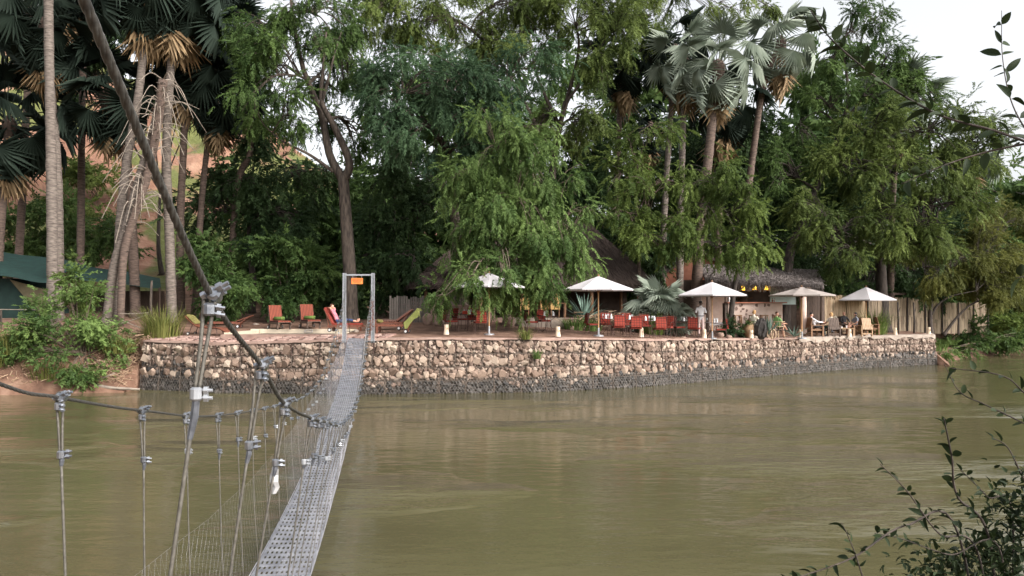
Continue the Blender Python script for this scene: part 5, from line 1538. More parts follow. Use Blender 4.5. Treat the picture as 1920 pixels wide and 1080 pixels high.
# ---- green camp tents on the left
tn = thing('safari_tent', 'dark green tent with tan canvas flap under shade net', 'tent', tuple(on(40, 41)))
tz = tn.location.z; tx = tn.location.x
def netsheet(pts, n, sag, m, nm, parent):
    a, b_, c, d = [np.array(p, float) for p in pts]
    S = np.linspace(0, 1, n)
    V = []
    for t in S:
        for s in S:
            p = (a * (1 - s) + b_ * s) * (1 - t) + (d * (1 - s) + c * s) * t
            p[2] -= sag * math.sin(math.pi * s) * .6 + sag * math.sin(math.pi * t) * .6 + .05 * math.sin(s * 9 + t * 5)
            V.append(p)
    i = np.arange(n - 1)[:, None] * n; j = np.arange(n - 1)[None]
    mb = MB(); mb.add(np.array(V), np.stack([i + j, i + j + 1, i + n + j + 1, i + n + j], -1).reshape(-1, 4))
    return part(nm, mb, m, parent, world=True, smooth=True)
netsheet([at(-60, 505, 39), at(92, 530, 39), at(150, 492, 44), at(-40, 462, 44)], 10, .12, MT['tentgreen'], 'shade_net', tn)
b = MB(); p0, p1, p2, p3 = at(-80, 520, 40), at(20, 522, 40), at(70, 575, 40), at(-80, 620, 40)
q = [(p.x, p.y, p.z) for p in (p0, p1, at(75, 590, 40), at(60, 612, 40), p3)]
b.poly(q + [(x, y + 3, z) for x, y, z in q], [(0, 4, 3, 2, 1), (0, 1, 6, 5), (1, 2, 7, 6), (2, 3, 8, 7)]); part('tent_body', b, MT['tentdark'], tn, world=True)
b = MB(); q = [tuple(at(*k)) for k in ((18, 524, 39.9), (92, 545, 39.7), (92, 590, 39.8), (75, 592, 39.9))]; b.poly(q + [(x, y + .03, z) for x, y, z in q], [(0, 3, 2, 1), (4, 5, 6, 7), (0, 1, 5, 4), (1, 2, 6, 5), (2, 3, 7, 6)]); part('canvas_flap', b, MT['tenttan'], tn, world=True)
for u, v, Y in ((-58, 505, 39), (90, 528, 39.05)):
    b = MB(); p = at(u, v, Y); b.tube([(p.x, p.y, float(gz(p.x, p.y)) - .05), tuple(p)], .035, 6); part('tent_pole', b, MT['timber'], tn, world=True)
tn2 = thing('shade_shelter', 'blue-green shade net stretched low between the palm trunks', 'shelter', tuple(on(210, 43)))
netsheet([at(130, 520, 41), at(302, 540, 41), at(300, 520, 45), at(120, 488, 45)], 10, .1, MT['tentgreen'], 'shade_net', tn2)
for u, v, Y in ((132, 520, 41.05), (300, 539, 41.05), (298, 521, 44.9), (124, 489, 44.9)):
    b = MB(); p = at(u, v, Y); b.tube([(p.x, p.y, float(gz(p.x, p.y)) - .05), tuple(p)], .035, 6); part('pole', b, MT['timber_dark'], tn2, world=True)
b = MB(); b.box((0, 1.4, .6), (4.4, .1, 1.3)); part('back_screen', b, MT['timber_dark'], tn2)
# wooden post with rope rails
wp = thing('rail_post', 'rough wooden post holding rope rails by the grass clump', 'post', tuple(on(282, 36)))
b = MB(); b.tube([(0, 0, -.1), (.02, 0, 1.4), (.05, 0, 2.35)], [.07, .06, .045], 7); part('shaft', b, MT['bark'], wp, smooth=True)
for (v1, u2, v2) in ((586, 225, 588), (588, 228, 606), (620, 228, 600)):
    b = MB(); a, c = at(280, v1, 36), at(u2, v2, 36.2); b.tube(crv([a, (a + c) / 2 - Vector((0, 0, .03)), c], 8), .022, 5); part('rail_stick', b, MT['deadstalk'], wp, world=True)
wp2 = thing('rail_post', 'pale stub post with a thin rail in front of the tent', 'post', tuple(on(2, 34.6)))
b = MB(); p = on(2, 34.6); b.tube([(0, 0, -.1), (0, 0, .95)], [.06, .05], 7); part('shaft', b, MT['bark'], wp2)
b = MB(); b.tube([at(-20, 580, 34.6), at(70, 581, 34.6)], .018, 5); part('rail_stick', b, MT['deadstalk'], wp2, world=True)
# debris and log at the water's edge
db = MB(); rng = np.random.default_rng(33)
n = 1500; X = np.where(rng.random(1500) < .4, rng.uniform(-17.2, -15.2, 1500), rng.uniform(-24, -15.2, 1500)); T = rng.uniform(-.6, 2.2, n); Y = bankY(X) + T
Z = terrace_z(X, Y, T) + rng.uniform(.02, .22, n)
D = rng.normal(size=(n, 3)); D[:, 2] = -.35 + .3 * rng.normal(size=n); D /= np.linalg.norm(D, axis=1, keepdims=True)
A = np.stack([X, Y, Z], -1); db.wires(A, A + D * rng.uniform(.15, .6, (n, 1)), rng.uniform(.006, .022, n), rng.random(n))
tag(part('dry_debris', db, MT['debris']), 'dry sticks and litter heaped on the red bank beside the wall end', kind='stuff')
lgk = thing('drift_log', 'pale curved drift log lying at the water edge', 'log', tuple(at(150, 733, 32.4)))
b = MB(); b.tube(crv([at(118, 728, 32.4), at(140, 716, 32.4), at(165, 720, 32.4), at(205, 727, 32.3), at(262, 730, 32.3)], 16), [.07, .13, .17, .17, .15, .13, .11, .10, .09, .08, .08, .07, .06, .06, .05, .04], 8); part('stem', b, MT['deadstalk'], lgk, world=True, smooth=True)
b = MB(); b.tube(crv([at(160, 722, 32.4), at(185, 712, 32.2), at(215, 700, 32.0)], 8), np.linspace(.05, .015, 8), 6); part('branch', b, MT['deadstalk'], lgk, world=True, smooth=True)

# ================================================================ TERRACE FURNITURE
def parasol(label, loc, R, rim, top, n=8, canvas='white', rz=0.0, vent=False, base=True):
    t = thing('parasol', label, 'parasol', tuple(loc), rz, group='parasols along the terrace')
    b = MB()
    ang = [2 * math.pi * k / n for k in range(n)]
    out = [(R * math.cos(a), R * math.sin(a), rim) for a in ang]
    sagf = .965
    V = [(0, 0, top)]
    rings = []
    for f in (.34, .68, 1.0):
        ring = []
        for k, a in enumerate(ang):
            ring.append((R * f * math.cos(a), R * f * math.sin(a), top + (rim - top) * f))
            am = a + math.pi / n; rr = R * f * math.cos(math.pi / n) * (sagf if f == 1 else 1)
            ring.append((rr * math.cos(am), rr * math.sin(am), top + (rim - top) * f - .045 * f + (.05 if f == 1 else 0)))
        rings.append(ring)
    m = 2 * n
    for r_ in rings: V += r_
    F = [(0, 1 + k, 1 + (k + 1) % m) for k in range(m)]
    for q in range(2):
        o1, o2 = 1 + q * m, 1 + (q + 1) * m
        F += [(o1 + k, o2 + k, o2 + (k + 1) % m, o1 + (k + 1) % m) for k in range(m)]
    # valance lip gives the cloth its edge
    o3 = len(V)
    for (x, y, z) in rings[2]: V.append((x * .995, y * .995, z - .06))
    o2 = 1 + 2 * m
    F += [(o2 + k, o3 + k, o3 + (k + 1) % m, o2 + (k + 1) % m) for k in range(m)]
    b.poly(V, F)
    part('canopy', b, MT[canvas], t)
    if vent:
        for k in (0, 2, 4, 6):
            a = ang[k] + math.pi / n; rr = R * .24; b = MB(); z = top + (rim - top) * .22 + .03
            b.box((rr * math.cos(a), rr * math.sin(a), z), (.12, .34, .03), rz=a); part('vent', b, MT['timber_dark'], t)
    b = MB(); b.tube([(0, 0, 0.02), (0, 0, top + .06)], .028 if canvas == 'white' else .034, 8); part('pole', b, MT['pole'], t)
    b = MB(); b.lathe([(.032, top - .02), (.05, top + .02), (.035, top + .07), (.001, top + .09)], 8); part('finial', b, MT['timber'], t)
    hubz = rim - .08
    b = MB(); b.lathe([(.03, hubz - .07), (.06, hubz - .04), (.06, hubz + .04), (.03, hubz + .06)], 8); part('hub', b, MT['timber'], t)
    for k, a in enumerate(ang):
        tip = Vector((R * .99 * math.cos(a), R * .99 * math.sin(a), rim - .03)); root = Vector((.04 * math.cos(a), .04 * math.sin(a), top - .07))
        b = MB(); b.bar(root, tip, .022, .03); r_ = part('rib', b, MT['timber'], t)
        b = MB(); b.bar((.05 * math.cos(a), .05 * math.sin(a), hubz), root.lerp(tip, .48) - Vector((0, 0, .02)), .018, .024); part('strut', b, MT['timber'], r_)
    b = MB(); b.lathe([(.001, .05), (.20, .05), (.22, .03), (.22, -.02)], 14); b.lathe([(.045, .03), (.04, .34), (.03, .36)], 8); part('base', b, MT['galv'], t)
    return t
parasol('white parasol half hidden in the drooping branches of the weeping acacia', on(917, 33.6), 1.50, 2.02, 2.60, 8)
parasol('off-white parasol with brown ribs showing, over the long row of red chairs', on(1122, 34.7), 1.62, 2.02, 2.60, 8, rz=.25)
parasol('white parasol above the waiter', on(1335, 37.6), 1.76, 2.06, 2.68, 6, rz=.30)
parasol('beige parasol with vent slits in front of the stone pillar', on(1503, 40.6), 1.66, 2.20, 2.62, 8, 'beige', rz=.2, vent=True)
parasol('white parasol over the group in wooden armchairs', on(1624, 46.6), 1.74, 2.05, 2.80, 6, rz=.22)

# ---- iron armchairs with red cushions (origin on the floor, facing +Y)
def iron_chair(label, group):
    t = thing('iron_armchair', label, 'chair', group=group)
    b = MB(); b.box((0, 0, .45), (.47, .46, .07)); part('seat_cushion', b, MT['redplain'], t)
    b = MB(); Mr = Matrix.Rotation(-.16, 3, 'X'); b.box((0, -.265, .72), (.47, .06, .46), M=Mr); part('back_cushion', b, MT['redcush'], t)
    for sx in (-1, 1):
        x = .25 * sx
        b = MB(); b.tube(crv([(x, .22, .64), (x * 1.02, .24, .42), (x, .25, .2), (x * 1.06, .27, 0)], 8), .011, 5); part('leg', b, MT['darkmetal'], t)
        b = MB(); b.tube(crv([(x, -.32, .98), (x, -.25, .6), (x, -.21, .4), (x * 1.06, -.29, 0)], 8), .011, 5); part('leg', b, MT['darkmetal'], t)
        b = MB(); b.tube(crv([(x, -.27, .70), (x * 1.05, .02, .69), (x, .22, .64)], 8), .014, 5); part('armrest', b, MT['darkmetal'], t)
    b = MB(); b.tube(crv([(-.25, -.32, .98), (0, -.345, 1.0), (.25, -.32, .98)], 7), .011, 5)
    b.tube([(-.25, .22, .41), (.25, .22, .41)], .01, 5); b.tube([(-.25, -.21, .41), (.25, -.21, .41)], .01, 5)
    b.tube([(-.25, .22, .41), (-.25, -.21, .41)], .01, 5); b.tube([(.25, .22, .41), (.25, -.21, .41)], .01, 5); part('frame', b, MT['darkmetal'], t)
    return t
GC = 'red-cushioned iron armchairs on the terrace'
proto = None
def place_chair(u, Y, rz, label):
    global proto
    if proto is None:
        proto = iron_chair(label, GC); o = proto
        o.location = on(u, Y); o.rotation_euler = (0, 0, rz)
    else:
        o = dup(proto, on(u, Y), rz, label)
    return o
PI = math.pi
CH = [  # (u, Y, heading, label)
    (846, 34.8, -PI / 2 + .3, 'dark-seen iron armchair turned to the bistro table by the garden wall'),
    (862, 36.0, -PI / 2 - .5, 'iron armchair between the garden wall and the first bistro table'),
    (885, 36.3, PI - .1, 'iron armchair on the lodge side of the first bistro table'),
    (900, 34.6, .25, 'iron armchair with red checked back beside the half-hidden parasol pole'),
    (997, 35.4, -PI / 2 + .15, 'dark-framed iron armchair at the foot of the lodge steps'),
    (1019, 36.4, PI + .5, 'iron armchair behind the small table below the lodge steps'),
    (1111, 35.6, -PI / 2 + .2, 'iron armchair seen side-on at the start of the long chair row'),
    (1136, 36.5, PI, 'iron armchair behind the pole of the off-white parasol'),
    (1159, 35.0, .08, 'checked-back iron armchair at the row, nearest the off-white parasol pole'),
    (1176, 36.9, PI + .1, 'iron armchair facing the river behind the middle of the row'),
    (1192, 35.0, -.05, 'checked-back iron armchair in the middle of the row'),
    (1209, 37.0, PI, 'iron armchair facing the river between the two last row tables'),
    (1237, 35.3, .02, 'checked-back iron armchair at the grass-clump end of the row'),
    (1250, 36.8, PI - .5, 'iron armchair angled at the grass-clump end of the row'),
    (1272, 37.6, -PI / 2 + .25, 'iron armchair at the waiter\'s table, beside the young palm'),
    (1296, 39.2, PI, 'iron armchair behind the waiter\'s table'),
    (1302, 37.2, -.5, 'iron armchair tucked in where the waiter stands'),
    (1352, 38.0, PI / 2 - .2, 'iron armchair under the waiter\'s parasol, beside the boulders'),
]
for u, Y, rz, lab in CH:
    place_chair(u, Y, rz, lab)
def bistro(label, loc, R=.42, group='bistro tables on the terrace'):
    t = thing('bistro_table', label, 'table', tuple(loc), group=group)
    b = MB(); b.lathe([(.001, .735), (R, .735), (R, .715), (.001, .712)], 20); part('table_top', b, MT['darkmetal'], t)
    for k in range(3):
        a = k * 2.094 + .3; c, s = math.cos(a), math.sin(a)
        b = MB(); b.tube(crv([(c * R * .8, s * R * .8, .71), (c * .10, s * .10, .48), (c * .12, s * .12, .25), (c * R * .8, s * R * .8, 0)], 10), .013, 5); part('leg', b, MT['darkmetal'], t)
    return t
tabs = [(880, 35.3, 'bistro table set with red and white napkins by the garden wall', .42), (1028, 35.6, 'small bistro table with white cups below the lodge steps', .45), (1140, 35.8, 'bistro table behind the off-white parasol pole', .42),
        (1176, 35.9, 'bistro table in the middle of the chair row', .42), (1218, 36.1, 'bistro table with crossed iron legs near the row end', .42), (1287, 38.2, 'bistro table beside the waiter', .5), (1335, 38.5, 'bistro table with a white cloth under the waiter\'s parasol', .45)]
SH = ['bistro table by the garden wall', 'bistro table below the lodge steps', 'bistro table behind the off-white parasol pole', 'bistro table in the middle of the chair row', 'bistro table near the row end', 'bistro table beside the waiter', 'bistro table under the waiter\'s parasol']
gb = MB(); gb.lathe([(.032, 0), (.034, .003), (.006, .012), (.005, .09), (.03, .12), (.036, .17), (.030, .21)], 10)
gmesh = gb.mesh('bowl', smooth=True); gmesh.materials.append(MT['glass'])
nb = MB(); nb.lathe([(.06, 0), (.045, .06), (.05, .10), (.015, .20), (.001, .21)], 7); nmesh = nb.mesh('folded_napkin'); nmesh.materials.append(MT['napkin'])
pr = random.Random(17)
for k, (u, Y, lab, R) in enumerate(tabs):
    p = on(u, Y); bistro(lab, p, R)
    short = lab.split(' ', 1)[1] if lab.startswith('small') else lab
    for j in range(3):
        a = pr.uniform(0, 6.28); q = p + Vector((math.cos(a) * R * .55, math.sin(a) * R * .55, .736))
        t = thing('wine_glass', 'clear wine glass on the ' + SH[k], 'glass', tuple(q), group='wine glasses on the ' + SH[k])
        o = bpy.data.objects.new('bowl', gmesh); COL.objects.link(o); o.parent = t
    for j in range(2):
        a = pr.uniform(0, 6.28); q = p + Vector((math.cos(a) * R * .5, math.sin(a) * R * .5, .736))
        t = bpy.data.objects.new('napkin', nmesh); COL.objects.link(t); t.location = q
        tag(t, 'folded white napkin on the ' + SH[k], 'napkin', 'napkins on the ' + SH[k])
b = MB(); b.poly([(-.12, 0, 0), (.12, 0, 0), (.10, .02, .13), (-.11, .02, .14), (-.12, .12, 0), (.12, .12, 0)], [(0, 1, 2, 3), (1, 5, 2), (0, 3, 4), (3, 2, 5, 4)])
o = part('napkin', b, MT['rednapkin']); o.location = on(872, 35.2, .737); tag(o, 'folded red napkin on the first bistro table', 'napkin')
b = MB(); b.box((0, 0, .004), (.62, .5, .008)); b.box((0, -.255, -.06), (.62, .008, .13)); o = part('tablecloth', b, MT['napkin']); o.location = on(1340, 38.45, .737); tag(o, 'white cloth on the table under the waiter\'s parasol', 'tablecloth')

# ---- cream tapered stumps along the edge
sb = MB()
for k in range(7): pass
sb.lathe([(.115, 0), (.108, .06), (.095, .22), (.085, .36), (.088, .41)], 9)
sb.lathe([(.088, .41), (.07, .40), (.001, .39)], 9)
sv = sb.V[0]; sv[:, 0] *= 1 + .06 * np.sin(sv[:, 2] * 20); 
smesh = sb.mesh('body'); smesh.materials.append(MT['stump'])
kb = MB(); kb.lathe([(.03, -.02), (.025, .02), (.001, .025)], 6, c=(.0, 0, 0)); 
kv = kb.V[0]; kv[:] = np.stack([kv[:, 0] + .03, -.10 - kv[:, 2], kv[:, 1] + .24], -1)
kmesh = kb.mesh('knot'); kmesh.materials.append(MT['timber_pale'])
SU = [(837, 33.1, 'in front of the first bistro table'), (1046, 33.3, 'below the lodge steps'), (1202, 35.3, 'in front of the red chair row'), (1320, 37.2, 'against the waiter\'s leg'), (1408, 39.35, 'in front of the clay jar'),
      (1500, 41.8, 'at the foot of the beige parasol'), (1592, 44.3, 'in front of the wooden armchairs'), (1655, 48.0, 'beside the tall green reeds'), (1678, 46.8, 'in front of the bare fence poles'), (1741, 48.4, 'at the very end of the wall')]
for u, Y, w in SU:
    t = thing('stump_bollard', 'short cream tapered stump standing on the wall edge ' + w, 'stump', tuple(on(u, Y, .03)), rz=pr.uniform(-.5, .5), group='cream stumps along the terrace edge')
    for me in (smesh, kmesh):
        o = bpy.data.objects.new(me.name.split('.')[0], me); COL.objects.link(o); o.parent = t

# ---- loungers
def curved_lounger(label, loc, rz):
    t = thing('sun_lounger', label, 'sun lounger', tuple(loc), rz)
    P = crv([(-.95, 0, .82), (-.72, 0, .60), (-.35, 0, .38), (.1, 0, .34), (.55, 0, .33), (.85, 0, .22), (1.0, 0, .12)], 25)
    for i in range(25):
        b = MB(); T = P[min(i + 1, 24)] - P[max(i - 1, 0)]; a = math.atan2(T[2], T[0])
        b.box(P[i], (.075, .64, .022), M=Matrix.Rotation(-a, 3, 'Y')); part('slat', b, MT['lounger'], t)
    for s in (-1, 1):
        b = MB(); b.tube(P - np.array([0, -s * .27, .03]), .02, 5); part('side_rail', b, MT['darkmetal'], t)
        b = MB(); b.tube([(-.62, s * .25, .50), (-.80, s * .25, .06)], .018, 5); b.tube([(.5, s * .25, .31), (.56, s * .25, 0)], .018, 5); part('leg', b, MT['darkmetal'], t)
        b = MB(); q = np.array([(0, -.02, 0), (0, .02, 0)]) + np.array([-.82, s * .29, .075]); b.tube(q, .075, 12); w = part('wheel', b, MT['black'], t)
        b = MB(); q = np.array([(0, -.026, 0), (0, .026, 0)]) + np.array([-.82, s * .29, .075]); b.tube(q, .042, 10); part('wheel_hub', b, MT['wheelwhite'], w)
    return t
curved_lounger('curved orange slatted lounger on wheels near the left end of the wall', on(392, 35.4), -.18)
b = MB(); V = []; n = 8
P = crv([(-1.0, 0, .80), (-.93, 0, .87), (-.70, 0, .63), (-.48, 0, .48)], n)
for i in range(n):
    for s in (-1, -.3, .4, 1): V.append((P[i][0] + .03 * s, s * .26, P[i][2] + .03 + .02 * math.sin(i + s * 3)))
b.add(np.array(V), np.array([(i * 4 + j, i * 4 + j + 1, i * 4 + j + 5, i * 4 + j + 4) for i in range(n - 1) for j in range(3)]))
tw = part('towel', b, MT['yellowcloth']); tw.location = on(392, 35.4); tw.rotation_euler = (0, 0, -.18); tag(tw, 'yellow towel draped over the head of the curved lounger', 'towel')

def flat_lounger(label, loc, rz, back, cushion, frame='timber', legs=True, rise=.38):
    """wooden lounger: head at -Y, foot at +Y; back = backrest angle"""
    t = thing('sun_lounger', label, 'sun lounger', tuple(loc), rz)
    for i in range(11):
        b = MB(); b.box((0, -.28 + i * .115, rise), (.64, .085, .025)); part('slat', b, MT[frame], t)
    cb, sb_ = math.cos(back), math.sin(back)
    b = MB(); c = Vector((0, -.33, rise + .03)); d = Vector((0, -cb, sb_)); b.box(c + d * .38, (.64, .76, .03), M=Matrix.Rotation(-back, 3, 'X')); part('backrest', b, MT[frame], t)
    if cushion:
        nrm = Vector((0, sb_, cb))
        b = MB(); b.box(c + d * .40 + nrm * .045, (.60, .80, .06), M=Matrix.Rotation(-back, 3, 'X')); part('back_cushion', b, MT[cushion], t)
        b = MB(); b.box((0, .30, rise + .05), (.60, 1.20, .07)); part('seat_cushion', b, MT[cushion], t)
    for sx in (-1, 1):
        b = MB(); b.box((sx * .30, .22, rise - .05), (.05, 1.5, .07)); part('side_rail', b, MT[frame], t)
        b = MB(); b.box((sx * .29, .80, (rise - .05) / 2), (.07, .07, rise - .05)); part('leg', b, MT[frame], t)
        b = MB(); b.box((sx * .29, -.42, (rise - .05) / 2 + .03), (.07, .07, rise - .09)); part('leg', b, MT[frame], t)
        b = MB(); b.bar((sx * .27, -.45, .20), c + d * .62 + Vector((sx * .27, 0, 0)), .03); part('back_strut', b, MT[frame], t)
        b = MB(); b.tube([(sx * .32, -.42, .09), (sx * .36, -.42, .09)], .09, 12); w = part('wheel', b, MT['black'], t)
        b = MB(); b.tube([(sx * .315, -.42, .09), (sx * .368, -.42, .09)], .05, 10); part('wheel_hub', b, MT['wheelwhite'], w)
    return t
def roll(label, loc, rz):
    t = thing('rolled_towel', label, 'towel', tuple(loc), rz)
    b = MB(); b.tube([(-.25, 0, 0), (.25, 0, 0)], .085, 12); part('roll', b, MT['green'], t, smooth=True)
    b = MB(); b.tube([(.12, 0, 0), (.16, 0, 0)], .089, 12); part('band', b, MT['olivecloth'], t)
s1 = flat_lounger('striped orange lounger facing the pool, beside the dark shrub', on(522, 37.6), PI + .60, 1.22, 'stripe', 'timber_dark', rise=.32)
s2 = flat_lounger('striped orange lounger facing the pool, nearest the forked tree', on(580, 37.6), PI + .50, 1.22, 'stripe', 'timber_dark', rise=.32)
roll('green rolled towel on the striped lounger beside the dark shrub', s1.location + Vector((.02, .12, .50)), -.1)
roll('green rolled towel on the striped lounger nearest the forked tree', s2.location + Vector((.0, .12, .50)), -.05)
flat_lounger('dim red lounger in the shade behind the curved one', on(432, 38.4), PI / 2 + .1, .35, None, 'lounger', rise=.3)
l4 = flat_lounger('orange wooden lounger with raised green-draped back beside the portal', on(745, 33.9), PI / 2 - .05, .80, None, 'lounger', rise=.38)
flat_lounger('brown-cushioned lounger behind the green-draped one', on(733, 35.4), PI / 2 - .05, .62, 'browncloth', 'lounger', rise=.38)
flat_lounger('red reclining lounger under the resting person', on(640, 35.2), -PI / 2 - .06, 1.08, 'redplain', 'lounger', rise=.30)
b = MB(); V = []; n = 9
P = crv([(0, -.45, .62), (0, -.66, .86), (0, -.88, 1.10), (0, -.98, 1.12), (0, -1.02, .92)], n)
P = crv([(0, -.36, .46), (0, -.55, .65), (0, -.86, .98), (0, -.94, 1.02), (0, -1.0, .92)], n)
for i in range(n):
    for s in (-1.12, -1.08, -1, -.35, .3, 1): V.append((s * .33, P[i][1] + .02 * math.sin(s * 4 + i) - (.05 if s < -1.1 else 0), P[i][2] + .03 + .015 * math.sin(i * 2 + s * 3) - (.30 + .05 * math.sin(i * 1.7) if s < -1.1 else .10 if s < -1.05 else 0)))
b.add(np.array(V), np.array([(i * 6 + j, i * 6 + j + 1, i * 6 + j + 7, i * 6 + j + 6) for i in range(n - 1) for j in range(5)]))
tw = part('towel', b, MT['olivecloth']); tw.location = l4.location; tw.rotation_euler = l4.rotation_euler; tag(tw, 'olive green towel hung over the raised lounger back', 'towel')
b = MB(); hv_, hf_ = HT[3]; b.add(hv_ * np.array([.17, .14, .09]), hf_); o = part('towel', b, MT['yellowcloth']); o.location = on(711, 33.9, .50); tag(o, 'crumpled pale yellow cloth on the foot of the lounger beside the portal', 'towel')
# low wooden bench by dark wall
# ---- cane chairs on the lodge floor
def cane_chair(label, loc, rz):
    t = thing('cane_chair', label, 'chair', tuple(loc), rz, group='tall cane chairs in the lodge')
    b = MB(); b.box((0, -.2, .82), (.46, .05, .80), M=Matrix.Rotation(-.06, 3, 'X')); part('back', b, MT['cane'], t)
    b = MB(); b.box((0, .03, .45), (.46, .46, .06)); part('seat', b, MT['cane'], t)
    for sx in (-1, 1):
        for y in (-.19, .22):
            b = MB(); b.box((sx * .2, y, .21), (.04, .04, .42)); part('leg', b, MT['timber'], t)
    return t
lz = 2.9
for u, Y, rz, lab in ((984, 40.6, 0, 'tall cane chair at the top of the lodge steps, nearest the acacia stem'), (1020, 40.9, .2, 'tall cane chair half hidden behind acacia leaves'), (1041, 40.6, -.05, 'tall cane chair at the top of the lodge steps, nearest the sisal')):
    cane_chair(lab, (XU(u, Y), Y, lz), rz)
dt = thing('dining_table', 'long dark dining table under the lodge roof', 'table', (XU(1010, 41.6), 41.6, lz))
b = MB(); b.box((0, 0, .74), (2.9, .9, .05)); part('table_top', b, MT['timber'], dt)
for sx in (-1, 1):
    for y in (-.36, .36):
        b = MB(); b.box((sx * 1.36, y, .36), (.09, .09, .72)); part('leg', b, MT['timber'], dt)
# ---- bar stools
for u, Y, lab in ((1383, 41.0, 'bar stool nearest the dark end of the counter'), (1412, 41.1, 'bar stool behind the blond guest'), (1432, 41.1, 'bar stool behind the agave'), (1456, 41.1, 'bar stool behind the green-shirted guest')):
    t = thing('bar_stool', 'wooden ' + lab, 'stool', (XU(u, Y), Y, 2.22), group='wooden stools at the bar')
    b = MB(); b.box((0, 0, .80), (.36, .34, .05)); part('seat', b, MT['timber'], t)
    for sx in (-1, 1):
        for sy in (-1, 1):
            b = MB(); b.bar((sx * .14, sy * .13, .78), (sx * .19, sy * .18, 0), .045); part('leg', b, MT['timber'], t)
    b = MB(); b.box((0, -.16, .3), (.32, .03, .04)); b.box((0, .16, .3), (.32, .03, .04)); part('footrest', b, MT['timber'], t)
# ---- clay jar, driftwood, boulders
cj = thing('clay_jar', 'big round ochre clay jar planted with greenery', 'jar', tuple(on(1404, 40.0)))
b = MB(); b.lathe([(.14, 0), (.22, .10), (.31, .32), (.30, .52), (.20, .68), (.17, .72), (.20, .75), (.17, .74)], 16); part('body', b, MT['clay'], cj, smooth=True)
m_ = MB(); foliage(m_, (0, 0, .80), (.10, .10, .05), 4, 4, 'bush', .2, np.random.default_rng(5), sub=.06); part('plant', m_, MT['front'], cj)
dw = thing('driftwood_block', 'dark gnarled driftwood block between the clay jar and the agave', 'driftwood', tuple(on(1427, 39.8)))
rng = np.random.default_rng(15)
d = rng.normal(size=(40, 3)); d /= np.linalg.norm(d, axis=1, keepdims=True); v, f = hull(d * np.array([.36, .28, .58]) * rng.uniform(.75, 1.1, (40, 1)) + np.array([0, 0, .52]))
b = MB(); b.add(v, f); part('block', b, MT['blackrock'], dw)
for k in range(7):
    b = MB(); a = k * .9; b.tube(crv([(.2 * math.cos(a), .15 * math.sin(a), .1), (.36 * math.cos(a + .5), .26 * math.sin(a + .5), .5), (.15 * math.cos(a + 1), .12 * math.sin(a + 1), .95)], 7), np.linspace(.07, .03, 7), 5); part('root', b, MT['blackrock'], dw, smooth=True)
def boulder(label, loc, s, seed, m='boulder', group='boulders on the terrace'):
    rng = np.random.default_rng(seed); d = rng.normal(size=(60, 3)); d /= np.linalg.norm(d, axis=1, keepdims=True)
    v, f = hull(d * np.array(s) * rng.uniform(.90, 1.05, (60, 1)) + np.array([0, 0, s[2] * .7]))
    b = MB(); b.add(v, f); o = part('boulder', b, MT[m], smooth=True); o.location = loc; tag(o, label, 'boulder', group)
for u, Y, s, lab, m in ((1366, 38.7, (.17, .14, .12), 'round brown boulder at the wall edge beside the waiter\'s parasol', 'boulder'), (1281, 36.8, (.16, .1, .05), 'flat stone on the wall edge by the waiter\'s table', 'boulder'), (1345, 37.0, (.22, .12, .04), 'flat slab at the foot of the waiter\'s parasol', 'concrete'),
                        (1375, 40.2, (.22, .18, .16), 'grey boulder under the low dark shrub', 'boulder'), (1390, 40.3, (.16, .14, .14), 'dark boulder beside the clay jar', 'blackrock'), (1350, 39.3, (.2, .16, .16), 'boulder behind the last red chair', 'boulder'), (1362, 40.3, (.24, .2, .18), 'dark boulder at the end of the bar', 'blackrock'), (1416, 39.7, (.12, .1, .1), 'pale small stone between jar and driftwood', 'concrete'),
                        (825, 37.6, (.3, .25, .2), 'boulder in front of the garden wall', 'boulder'), (838, 37.4, (.2, .2, .16), 'smaller boulder beside the garden wall', 'boulder'), (1072, 37.4, (.17, .15, .13), 'round stone edging the sword-leaved clump, nearest the steps', 'boulder'), (1086, 37.5, (.17, .14, .11), 'round stone edging the middle of the sword-leaved bed', 'boulder'), (1096, 37.5, (.15, .14, .15), 'round stone edging the sword-leaved bed, nearest the parasol pole', 'boulder'),
                        (732, 37.4, (.14, .12, .2), 'upright stone before the plank fence', 'boulder'), (801, 38.3, (.25, .2, .35), 'brown stump-like rock at the plank fence end', 'boulder'), (668, 34.6, (.12, .1, .1), 'pale stone under the resting person', 'concrete'), (480, 40.2, (.18, .1, .06), 'pale flat stone behind the striped loungers', 'concrete'), (955, 37.6, (.28, .22, .34), 'mossy boulder beside the acacia stem', 'boulder')):
    boulder(lab, on(u, Y, -.02), s, int(u), m)
# thatch mound / dry heap behind the sword-leaved bed
hp = MB(); rng = np.random.default_rng(4); n = 500; c = np.array(on(1135, 38.6)); A = c + rng.normal(0, 1, (n, 3)) * np.array([.75, .3, .16]) + np.array([0, 0, .55]); D = rng.normal(size=(n, 3)); D[:, 2] = np.abs(D[:, 2]) * .2 - .3; D /= np.linalg.norm(D, axis=1, keepdims=True)
hp.wires(A, A + D * .45, .010, rng.random(n)); tag(part('dry_frond_heap', hp, MT['debris']), 'heap of dry fronds behind the long chair row', kind='stuff')

